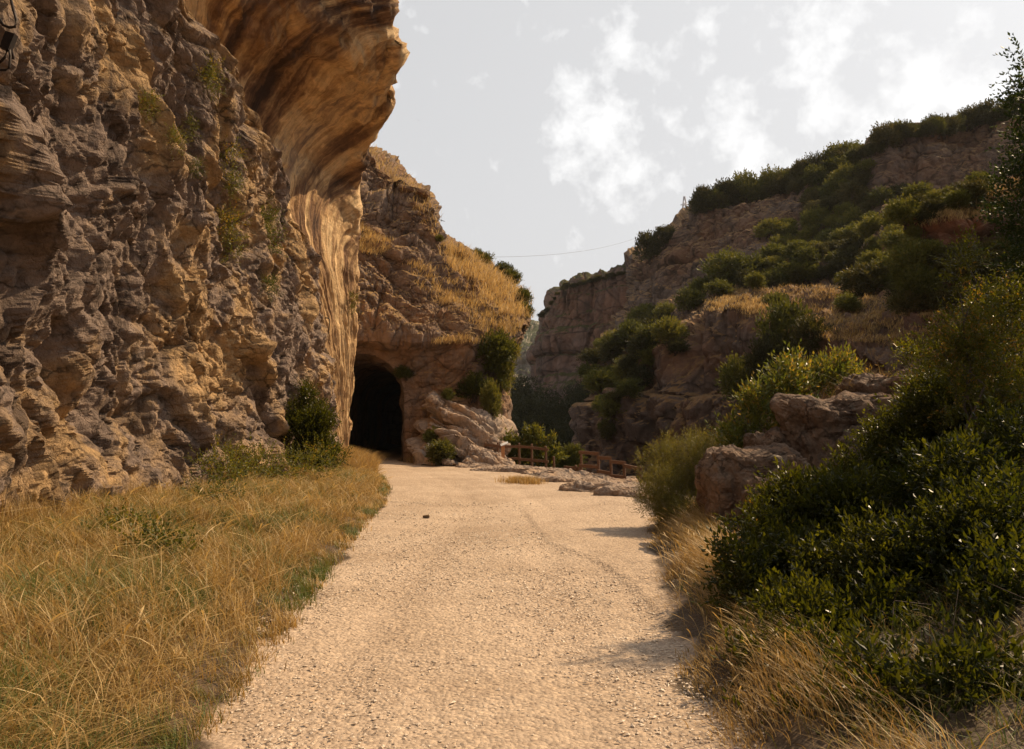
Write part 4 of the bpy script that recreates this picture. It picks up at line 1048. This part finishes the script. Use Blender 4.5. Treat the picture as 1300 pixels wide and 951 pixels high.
# shrubs behind the left fence
o = (pt(670, 600, 38)[0], 38.0, -1.6)
shrub('yellowing_shrub', o, [lob(655, 575, 38, .8, .6, .7, o), lob(676, 562, 38, .55, .5, .55, o), lob(690, 580, 38, .7, .6, .6, o), lob(677, 550, 38, .35, .3, .35, o), lob(697, 562, 37.8, .25, .3, .28, o), lob(643, 568, 38, .35, .4, .3, o)],
      M['leaf_fig'], 'yellowing broad-leaved shrub behind the left wooden fence', nspr=700, nleaf=7, spr_len=.35, ll=.17, lw=.10, seed=108, gap=.4, gapf=1.5, r0=.03, upb=.8)
o = (pt(722, 600, 42)[0], 42.0, -2.6)
shrub('bluish_shrub', o, [lob(722, 588, 42, .7, .6, .65, o), lob(733, 583, 42, .4, .5, .5, o), lob(714, 598, 42, .5, .5, .5, o), lob(722, 574, 42, .35, .35, .35, o)],
      M['leaf_hill_green'], 'rounded grey-green shrub behind the low rails', nspr=1400, nleaf=6, spr_len=.25, ll=.11, lw=.06, seed=109, gap=.25, gapf=2, r0=.03)
# left bank: dark shrub against the cliff, bramble
o = (-5.75, 22.6, gz(-5.75, 22.6))
shrub('dark_shrub', o, [(0, 0, 1.1, .75, .6, .7), (-.25, .2, 1.8, .5, .45, .5), (.35, 0, .8, .55, .5, .55), (-.35, -.2, .7, .6, .5, .6), (-.15, .2, 2.35, .22, .22, .3), (.3, .1, 1.6, .35, .35, .4)],
      M['leaf_dark'], 'dense dark-green shrub at the foot of the left cliff', nspr=4600, nleaf=8, spr_len=.28, ll=.075, lw=.034, seed=110, gap=.3, gapf=2, r0=.03)
o = (-6.0, 17.6, gz(-6.0, 17.6))
shrub('bramble', o, [(0, 0, .5, .9, .7, .4), (-.3, .9, .55, .8, .8, .45), (.6, 1.3, .4, .7, .6, .35), (-.2, -.9, .4, .6, .6, .35), (.5, .4, .3, .7, .6, .3), (.9, 2.6, .5, .7, .7, .4)],
      M['leaf_fig'], 'sprawling bramble with small yellow-green leaves below the left cliff', 'bramble', nspr=850, nleaf=8, spr_len=.35, ll=.06, lw=.038, seed=111, gap=.45, gapf=2, r0=.012, tint0=.35)
for k, (x_, y_, s_, lab) in enumerate([(-4.6, 9.4, .30, 'small low bramble sprig in the nearest dry grass'), (-4.9, 13.2, .38, 'green bramble patch midway along the dry grass bank'), (-3.6, 8.2, .22, 'tiny green weed close to the bottom edge of the bank')]):
    o = (x_, y_, gz(x_, y_))
    shrub('bramble', o, [(0, 0, s_ * .9, s_, s_, s_ * .7), (s_ * .8, s_ * .3, s_ * .6, s_ * .8, s_ * .8, s_ * .5)], M['leaf_fig'], lab, 'bramble', nspr=120, nleaf=7, spr_len=.22, ll=.045, lw=.03, seed=120 + k, gap=.3, gapf=3, r0=.008, tint0=.3)

# tufts of green growing from cracks in the near wall
tufts = [(262, 105, 20), (283, 200, 20), (285, 292, 20), (290, 315, 18), (332, 275, 18), (340, 305, 20), (180, 135, 16), (215, 180, 15), (235, 165, 12), (335, 365, 14), (443, 385, 10), (290, 235, 16), (240, 215, 12)]
for k, (u, v, r) in enumerate(tufts):
    h = cast(u, v, [L_BVH])
    if h is None: continue
    q = h[0]; s = r * q.y / F
    place = ['highest tuft, near the shadowed ridge', 'upper tuft on the ridge flank', 'lush tuft halfway down the wall', 'tuft just under the lush one', 'tuft by the ridge line', 'drooping tuft next to the ridge', 'faint tuft high on the wall', 'thin tuft left of the ridge', 'wispy tuft in the upper wall', 'lowest tuft on the grey wall', 'tiny tuft on the golden edge', 'tuft between two larger ones', 'sparse tuft in a crack of the wall'][k]
    o = (q.x + .12, q.y, q.z)
    shrub('cliff_plant', o, [(0, 0, 0, s * .45, s, s), (.05, -s * .4, s * .4, s * .35, s * .7, s * .7)], M['leaf_fig'], 'green cliff plant: ' + place, 'plant', 'plants growing on the left cliff', nspr=130, nleaf=6, spr_len=s * .9, ll=s * .22, lw=s * .07, seed=140 + k, gap=.4, gapf=2 / s, r0=.006, upb=.2, tint0=.3)

# growth on the crag
TT = [T_BVH, R_BVH]
for (u, v, r, lab, mt, s) in [
    (515, 480, 14, 'dull shrub above the right side of the tunnel', 'leaf_hill_green', .8), 
    (560, 588, 17, 'yellow-green bush at the foot of the tunnel wall', 'leaf_olive', .9), (540, 590, 10, 'small dry bush beside the tunnel mouth', 'leaf_olive', .7),
    (568, 508, 8, 'round shrublet on the top rock ledge', 'leaf_hill_green', 1), (552, 562, 12, 'shrub on the slope right of the tunnel', 'leaf_hill_green', .9), 
    (600, 505, 20, 'leafy shrub hanging at the right end of the crag', 'leaf_hill_green', 1.1), (622, 470, 24, 'large shrub draping the right end of the crag', 'leaf_hill_green', 1.2), (635, 500, 18, 'dangling shrub on the right edge of the crag', 'leaf_hill_green', 1.6),
    (628, 530, 14, 'small hanging shrub lower on the crag edge', 'leaf_hill_green', 1.6), (640, 455, 18, 'shrub at the upper right corner of the crag face', 'leaf_olive', 1.0), 
    (606, 328, 8, 'first green shrub on the crag skyline', 'leaf_hill_green', 1.0), (617, 334, 10, 'second green shrub on the crag skyline', 'leaf_hill_green', 1.0), (640, 352, 11, 'bushy shrub on the crag shoulder', 'leaf_hill_green', 1.1), (652, 364, 11, 'next shrub down the crag shoulder', 'leaf_hill_green', 1.1),
    (664, 384, 10, 'shrub on the crag outer edge', 'leaf_hill_green', 1.3), (668, 402, 9, 'lowest shrub on the crag outer edge', 'leaf_hill_green', 1.3), (556, 306, 6, 'tiny shrub at the foot of the upper crag', 'leaf_olive', 1)]:
    hill_shrub(u, v, r, TT, lab, None, mt, rnd=rr, sz=s, name='crag_shrub')

# ------------------------------------------------------------------ grass
def blades(b, h, lean, az, w, tint, seg=4, head=None, droop=1.0):
    """b Nx3 roots; lean horizontal offset of the tip; az heading; ribbons of seg quads narrowing to a tip"""
    n = len(b); d = np.stack([np.cos(az), np.sin(az), az * 0], 1); s = np.stack([-np.sin(az), np.cos(az), az * 0], 1)
    rot = RNG.uniform(-1.2, 1.2, n)[:, None]; s = s * np.cos(rot) + d * np.sin(rot)
    rows = []
    for k in range(seg + 1):
        t = k / seg
        c = b + np.array([0, 0, 1.0]) * (h * (t - .25 * droop * t ** 3))[:, None] + d * (lean * t ** 1.8)[:, None]
        wk = w * (1 - t) ** .6 if head is None else w * np.interp(t, head[0], head[1])
        wk = np.maximum(wk, w * .06)
        rows.append(c + s * wk[:, None] / 2); rows.append(c - s * wk[:, None] / 2)
    V = np.stack(rows, 1).reshape(-1, 3); m = 2 * (seg + 1)
    k0 = np.arange(n)[:, None] * m
    Fq = np.concatenate([k0 + np.array([[2 * i, 2 * i + 1, 2 * i + 3, 2 * i + 2]]) for i in range(seg)], 1).reshape(-1, 4)
    return V, Fq, np.repeat(tint, m)
class GB:
    def __init__(s): s.V = []; s.F = []; s.T = []; s.o = 0
    def add(s, V, F_, T): s.V.append(V); s.F.append(F_ + s.o); s.T.append(T); s.o += len(V)
    def build(s, name, label):
        o = link(name, mesh_np(name, np.concatenate(s.V), np.concatenate(s.F), 4, M['grass'], False, {'tint': np.clip(np.concatenate(s.T), 0, 1)}))
        tag(o, label, 'grass', kind='stuff'); return o

def left_grass():
    g = GB(); r = RNG
    # density falls with distance from the viewer; roots between the gravel edge and the cliff foot
    N = 70000
    y = 3.2 + (37 - 3.2) * r.random(N) ** 1.9
    xl = np.interp(y, YL, XL); x0 = np.full(N, -7.3)
    t = r.random(N); x = xl + .05 - (xl - x0) * t + r.normal(size=N) * .08
    edge = (xl - x)
    n1 = fbm(np.stack([x * 1.1, y * .7, x * 0], 1), 3, 201); n2 = fbm(np.stack([x * 2.6, y * 2.0, x * 0], 1), 3, 202)
    keep = (r.random(N) < np.clip(.5 + edge * 1.5 + .5 * n2, .05, 1)) & (n2 > -.75)
    x, y, edge, n1, n2 = x[keep], y[keep], edge[keep], n1[keep], n2[keep]; n = len(x)
    z = ground_z(x, y) - .02
    h = (.10 + .18 * sstep(edge / 1.4)) * (.45 + .75 * r.random(n)) * (1 + .4 * n1)
    az = -.5 + 1.4 * n1 + r.normal(size=n) * 1.35
    lean = h * r.uniform(.1, 1.2, n)
    green = sstep((1.7 - edge) / 1.0) * sstep((y - 4) / 3) * sstep((13 - y) / 4) * .38 + .22 * (n1 > .35)
    tint = .53 + .36 * n2 + .20 * n1 + r.normal(size=n) * .16 - green
    w = (.0035 + .0030 * r.random(n)) * (1 + y / 13)
    g.add(*blades(np.stack([x, y, z], 1), h, lean, az, w, tint))
    # tussocks: blades leaning out of shared roots, each tussock with its own height and colour
    nc = 6500; y = 3.2 + 34 * r.random(nc) ** 1.9; xl = np.interp(y, YL, XL); x = xl + .02 - (xl + 7.2) * r.random(nc) ** 1.25
    ed = xl - x; cn = fbm(np.stack([x * .8, y * .8, x * 0], 1), 3, 231)
    ch = (.16 + .24 * sstep(ed / 1.0) - .06 * sstep((ed - 3.0) / 1.0)) * (.5 + .9 * r.random(nc)); ct = .60 + .24 * r.normal(size=nc) * .8 - .38 * (cn > .15)
    m = 20; X = np.repeat(x, m) + r.normal(size=nc * m) * .045; Y_ = np.repeat(y, m) + r.normal(size=nc * m) * .045; n = len(X)
    az = r.uniform(0, 6.3, n); h = np.repeat(ch, m) * (.5 + .6 * r.random(n))
    g.add(*blades(np.stack([X, Y_, ground_z(X, Y_) - .01], 1), h, h * r.uniform(.15, .9, n), az * .6 + np.repeat(r.uniform(0, 6.3, nc), m) * .4, (.0035 + .0025 * r.random(n)) * (1 + Y_ / 14), np.repeat(ct, m) + r.normal(size=n) * .08))
    nc = 260; y = 5.5 + 30 * r.random(nc) ** 1.4; xl = np.interp(y, YL, XL); x = xl - .3 - (xl + 6.9) * r.random(nc)
    k_ = (r.random(nc) < .55); x = np.where(k_, -6.5 + .3 * r.normal(size=nc), x); m = 60
    X = np.repeat(x, m) + r.normal(size=nc * m) * .09; Y_ = np.repeat(y, m) + r.normal(size=nc * m) * .09; n = len(X)
    h = np.repeat(r.uniform(.35, .8, nc), m) * (.5 + .5 * r.random(n))
    g.add(*blades(np.stack([X, Y_, ground_z(X, Y_) - .01], 1), h, h * r.uniform(.1, .8, n), r.uniform(0, 6.3, n), (.004 + .0025 * r.random(n)) * (1 + Y_ / 14), .68 + np.repeat(r.normal(size=nc) * .14, m) + r.normal(size=n) * .08))
    # bowed-over straw mats
    n = 42000; y = 3.4 + 30 * r.random(n) ** 1.8; xl = np.interp(y, YL, XL); x = xl - .2 - (xl + 7.1) * r.random(n)
    z = ground_z(x, y) + r.random(n) * .18
    g.add(*blades(np.stack([x, y, z], 1), r.uniform(.04, .30, n), r.uniform(.15, .6, n), r.normal(size=n) * 1.8 - .2, (.003 + .003 * r.random(n)) * (1 + y / 13), .72 + r.normal(size=n) * .16))
    # tall seed stalks, most blown to the right
    n = 1500; y = 4.6 + 28 * r.random(n) ** 1.5; xl = np.interp(y, YL, XL); x = xl - .25 - (xl + 7.0) * r.random(n)
    z = ground_z(x, y)
    h = r.uniform(.25, .6, n); az = -.25 + r.normal(size=n) * .9; lean = h * r.uniform(.3, 1.3, n)
    g.add(*blades(np.stack([x, y, z], 1), h, lean, az, .006 * (1 + y / 16), .88 + r.normal(size=n) * .1, seg=9, head=([0, .72, .78, .9, 1], [.8, .5, 1.9, 2.2, .3])))
    # a few long bright straws crossing the bank
    n = 26; y = r.uniform(6.6, 11, n); x = r.uniform(-6.3, -3.2, n); z = ground_z(x, y) + .1
    h = r.uniform(.35, .8, n); g.add(*blades(np.stack([x, y, z], 1), h, h * r.uniform(1.6, 2.6, n), r.normal(size=n) * .35 + .05, np.full(n, .013), np.full(n, .95), seg=9, head=([0, .7, .8, .95, 1], [.8, .5, 1.3, 1.2, .2])))
    # feathery dry clump against the cliff at the left
    n = 1800; x = -6.3 + r.normal(size=n) * .28; y = 9.7 + r.normal(size=n) * .35; z = ground_z(x, y)
    g.add(*blades(np.stack([x, y, z], 1), r.uniform(.4, .85, n), r.uniform(.05, .4, n), r.uniform(0, 6.3, n), np.full(n, .006), .62 + r.normal(size=n) * .12))
    # pale tall grass against the end of the wall
    n = 9000; y = r.uniform(26, 37, n); xl = np.interp(y, YL, XL); x = xl - .1 - np.minimum(2.2, (xl + 7.6)) * r.random(n); z = ground_z(x, y)
    g.add(*blades(np.stack([x, y, z], 1), r.uniform(.4, 1.1, n), r.uniform(.1, .6, n), r.normal(size=n) * .8, r.uniform(.009, .018, n), .75 + r.normal(size=n) * .12))
    g.build('dry_grass', 'long golden dry grass on the bank below the left cliff')
left_grass()

def right_grass():
    g = GB(); r = RNG
    N = 20000; y = 2.8 + 12 * r.random(N) ** 1.3; xr = np.interp(y, YR, XR); t = r.random(N)
    x = xr - .05 + t * np.interp(y, [3, 6, 9, 13], [.7, .75, .9, .8]) + r.normal(size=N) * .08; e = x - xr
    n2 = fbm(np.stack([x * 2.3, y * 1.6, x * 0], 1), 3, 212)
    keep = r.random(N) < np.clip(.25 + e * 1.2 + .8 * n2, .03, 1) * np.interp(y, [4.5, 6.5], [.7, 1]); x, y, e, n2 = x[keep], y[keep], e[keep], n2[keep]; n = len(x)
    h = (.08 + .22 * sstep(e / .6)) * (.5 + .8 * r.random(n)); az = PI + r.normal(size=n) * .9
    g.add(*blades(np.stack([x, y, ground_z(x, y) - .01], 1), h, h * r.uniform(.3, 1.2, n), az, (.003 + .003 * r.random(n)) * (1 + y / 13), .58 + .15 * n2 + r.normal(size=n) * .12))
    n = 260; y = r.uniform(4.5, 12.5, n); xr = np.interp(y, YR, XR); x = xr + r.uniform(.05, .6, n); h = r.uniform(.2, .42, n)
    g.add(*blades(np.stack([x, y, ground_z(x, y)], 1), h, h * r.uniform(.2, .8, n), PI + r.normal(size=n) * 1.1, .0035 * (1 + y / 16), .72 + r.normal(size=n) * .12, seg=9, head=([0, .72, .78, .9, 1], [.8, .5, 1.9, 2.2, .3])))
    # straw behind the slab boulder on the right
    n = 3500; x = 6.6 + r.normal(size=n) * .55; y = 13.2 + r.normal(size=n) * .5; z = np.full(n, 1.75) + r.normal(size=n) * .1
    g.add(*blades(np.stack([x, y, z], 1), r.uniform(.3, 1.0, n), r.uniform(.1, .8, n), r.uniform(0, 6.3, n), np.full(n, .007), .6 + r.normal(size=n) * .14))
    n = 16000; x = r.uniform(1.6, 6.0, n); y = r.uniform(2.4, 8.0, n)
    g.add(*blades(np.stack([x, y, ground_z(x, y) - .01], 1), r.uniform(.05, .22, n), r.uniform(.03, .25, n), r.uniform(0, 6.3, n), r.uniform(.004, .009, n), .25 + r.normal(size=n) * .18))
    g.build('dry_grass', 'reddish dry grass along the right edge of the gravel')
right_grass()

def far_grass():
    """tussocks on the crag, the rock apron and the terraces"""
    g = GB(); r = RNG; rnd = random.Random(9)
    def patch(poly, n, trees, hm, tint, minz=.25):
        pts = []; xs = [p[0] for p in poly]; ys = [p[1] for p in poly]; k = 0
        while len(pts) < n and k < n * 6:
            k += 1; u = rnd.uniform(min(xs), max(xs)); v = rnd.uniform(min(ys), max(ys))
            if not in_poly(u, v, poly): continue
            h = cast(u, v, trees)
            if h is None or abs(h[1].z) < minz: continue
            pts.append(h[0])
        if not pts: return
        B = np.array([tuple(p) for p in pts]); B = np.repeat(B, 9, 0); m = len(B)
        sp = B[:, 1:2] * .0045
        B = B + r.normal(size=(m, 3)) * np.array([1, 1, .15]) * sp
        h = hm * r.uniform(.5, 1.2, m); g.add(*blades(B, h, h * r.uniform(.2, .9, m), r.normal(size=m) * 1.2, B[:, 1] * .0007, tint + r.normal(size=m) * .12, seg=3))
    patch([(562, 305), (600, 325), (640, 350), (668, 375), (672, 405), (640, 400), (600, 365), (565, 335)], 520, TT, .6, .70, .1)
    patch([(515, 330), (560, 340), (600, 370), (650, 400), (650, 425), (600, 415), (560, 385), (530, 365)], 260, TT, .42, .60, .35)
    patch([(452, 285), (480, 300), (500, 312), (480, 325), (452, 320)], 160, TT, .35, .6, .2)
    patch([(552, 428), (605, 428), (605, 438), (552, 438)], 70, TT, .4, .58, .3)
    patch([(462, 180), (500, 212), (545, 250), (560, 300), (545, 300), (520, 255), (480, 215)], 90, TT, .5, .6, .1)
    patch([(600, 410), (660, 410), (645, 450), (610, 440)], 80, TT, .45, .58, .0)
    patch([(890, 372), (1000, 360), (1110, 366), (1120, 400), (1180, 420), (1170, 440), (1040, 432), (960, 405), (900, 392)], 1300, HT, .28, .42, .4)
    patch([(1160, 275), (1235, 252), (1300, 224), (1310, 250), (1240, 275), (1170, 290)], 600, HT, .3, .42, .4)
    patch([(1100, 380), (1220, 370), (1300, 400), (1300, 450), (1130, 440)], 800, HT, .28, .42, .4)
    patch([(905, 380), (940, 376), (990, 385), (960, 400), (900, 395)], 300, HT, .35, .6, .3)
    g.build('dry_grass', 'dry grass tussocks on the crag and hillside terraces')
    g = GB()
    # tufts at the plaza edge
    for (u, v, Y, w_, n, hh) in [(660, 619, 24.0, .55, 700, .28), (672, 620, 23.8, .4, 400, .25), (545, 592, 37.5, .9, 900, .55), (575, 594, 36.5, .7, 500, .45), (460, 586, 39, .6, 300, .5)]:
        p = pt(u, v, Y); x = p[0] + r.normal(size=n) * w_ * .5; y = Y + r.normal(size=n) * .25
        h = hh * r.uniform(.5, 1.2, n); g.add(*blades(np.stack([x, y, ground_z(x, y)], 1), h, h * r.uniform(.1, .8, n), r.uniform(0, 6.3, n), np.full(n, .014), .6 + r.normal(size=n) * .12, seg=3))
    g.build('dry_grass', 'low straw tufts at the far edge of the gravel')
far_grass()

# ------------------------------------------------------------------ loose stones
def gravel():
    r = RNG; n = 24000
    y = 3.0 + 15 * r.random(n) ** 1.7; xl = np.interp(y, YL, XL); xr = np.interp(y, YR, XR); x = xl - .3 + (xr - xl + .6) * r.random(n)
    d = fbm(np.stack([x * .9, y * .6, x * 0], 1), 3, 221); sm = sstep((x - (.75 + .25 * np.sin(y * .9))) / .3) * sstep((y - 6.5) / 3); k = (r.random(n) < np.clip(.55 + .9 * d, .08, 1) * (1 - .85 * sm)); x, y = x[k], y[k]; n = len(x)
    s = .004 + .007 * r.random(n) ** 3 + .0005 * y
    c = np.stack([x, y, ground_z(x, y) + s * .25], 1)
    B = unit(np.array([(1, 0, 0), (.3, .95, 0), (-.8, .6, 0), (-.8, -.6, 0), (.3, -.95, 0), (.15, .1, 1), (0, 0, -1.0)]))
    F0 = np.array([(0, 1, 5), (1, 2, 5), (2, 3, 5), (3, 4, 5), (4, 0, 5), (1, 0, 6), (2, 1, 6), (3, 2, 6), (4, 3, 6), (0, 4, 6)])
    a = r.random(n) * 6.28; ca, sa = np.cos(a), np.sin(a)
    v = B[None] * (1 + .3 * r.normal(size=(n, 7, 1))) * np.stack([1 + .5 * r.random(n), np.ones(n), .35 + .4 * r.random(n)], 1)[:, None, :]
    vx = v[..., 0] * ca[:, None] - v[..., 1] * sa[:, None]; vy = v[..., 0] * sa[:, None] + v[..., 1] * ca[:, None]
    v = np.stack([vx, vy, v[..., 2]], 2) * s[:, None, None] + c[:, None, :]
    Fc = (np.arange(n)[:, None, None] * 7 + F0[None]).reshape(-1, 3)
    o = link('gravel', mesh_np('gravel', v.reshape(-1, 3), Fc, 3, M['stone'])); tag(o, 'loose pale gravel scattered over the track', 'gravel', kind='stuff')
gravel()
# one dark stone lying alone on the track
p = (pt(541, 655, 14.5)[0], 14.5); boulder('stone', (p[0], p[1], gz(*p) + .02), (.055, .035, .03), 61, 'small dark stone lying alone on the pale track', 'crag', cat='stone')

# ------------------------------------------------------------------ light, sky, camera
SUN_AZ, SUN_EL = math.radians(60), math.radians(44)      # azimuth from +Y towards +X
sd = Vector((math.sin(SUN_AZ) * math.cos(SUN_EL), math.cos(SUN_AZ) * math.cos(SUN_EL), math.sin(SUN_EL)))
L = bpy.data.lights.new('sun', 'SUN'); L.energy = 5.0; L.angle = math.radians(.5); L.color = (1, .76, .48)
so = bpy.data.objects.new('sun', L); COL.objects.link(so); so.rotation_euler = (-sd).to_track_quat('-Z', 'Y').to_euler(); so.location = (30, 20, 60)

world = bpy.data.worlds.new('World'); scene.world = world; world.use_nodes = True
nt = world.node_tree; nd = nt.nodes; ln = nt.links; nd.clear()
wo = nd.new('ShaderNodeOutputWorld'); bg = nd.new('ShaderNodeBackground')
sky = nd.new('ShaderNodeTexSky'); sky.sky_type = 'NISHITA'; sky.sun_disc = False
sky.sun_elevation = SUN_EL; sky.sun_rotation = SUN_AZ; sky.air_density = 1.0; sky.dust_density = 4.0; sky.ozone_density = 1.0
hs = nd.new('ShaderNodeHueSaturation'); hs.inputs['Saturation'].default_value = .10; ln.new(sky.outputs[0], hs.inputs['Color'])
tc = nd.new('ShaderNodeTexCoord'); dirv = tc.outputs['Generated']
gm = nd.new('ShaderNodeGamma'); gm.inputs[1].default_value = .30; ln.new(hs.outputs[0], gm.inputs[0])
skyc = mixc(nd, ln, 1.0, gm.outputs[0], (2.54, 2.55, 2.585), 'MULTIPLY')
# thin broken cloud
n1 = noise_node(nd, ln, dirv, 21.0, 12, .60, .1)
msk = None
for (u, v, rad) in [(760, 180, .11), (840, 95, .07), (790, 60, .06), (940, 180, .09), (820, 230, .08), (1040, 30, .08), (1060, 80, .05), (1040, 130, .07), (1180, 130, .13), (1000, 230, .08), (900, 30, .03), (1120, 170, .08), (1250, 120, .10), (730, 110, .05), (960, 240, .07)]:
    dv = ray(u, v)
    vm = nd.new('ShaderNodeVectorMath'); vm.operation = 'DISTANCE'; ln.new(dirv, vm.inputs[0]); vm.inputs[1].default_value = tuple(dv)
    k = maprange(nd, ln, vm.outputs['Value'], 0, rad, 1, 0)
    msk = k if msk is None else mathn(nd, ln, 'MAXIMUM', msk, k)
cl = mathn(nd, ln, 'ADD', mathn(nd, ln, 'MULTIPLY', msk, .27), n1.outputs['Fac'])
cf = maprange(nd, ln, cl, .59, .82, 0, .85)
cc = mixc(nd, ln, cf, skyc, (6.3, 6.3, 6.3))
ln.new(cc, bg.inputs[0]); bg.inputs[1].default_value = .130
ln.new(bg.outputs[0], wo.inputs[0])

def haze():
    mb = MB(); mb.box((0, 0, 52), (3100, 3100, 135)); o = mb.build('haze', None); tag(o, 'thin dusty air in the gorge', kind='stuff')
    m, nt, nd, ln = new_mat('thin_haze'); out = nd.new('ShaderNodeOutputMaterial'); v = nd.new('ShaderNodeVolumePrincipled')
    v.inputs['Color'].default_value = (.93, .92, .92, 1); v.inputs['Density'].default_value = .00009; v.inputs['Anisotropy'].default_value = .2
    ln.new(v.outputs[0], out.inputs['Volume']); o.data.materials.append(m)
haze()
cam = bpy.data.cameras.new('camera'); co = bpy.data.objects.new('camera', cam); COL.objects.link(co)
co.location = (0, 0, CAM_Z); co.rotation_euler = (PI / 2 + TH, 0, 0)
cam.sensor_width = 36; cam.lens = 36 * F / 1300; cam.shift_y = (431 - 475.5) / 1300
cam.clip_start = .05; cam.clip_end = 12000
scene.camera = co
scene.view_settings.view_transform = 'Standard'; scene.view_settings.look = 'None'
scene.view_settings.exposure = 0.45; scene.view_settings.gamma = 1
scene.render.engine = 'CYCLES'
scene.cycles.max_bounces = 5; scene.cycles.diffuse_bounces = 3; scene.cycles.transparent_max_bounces = 4
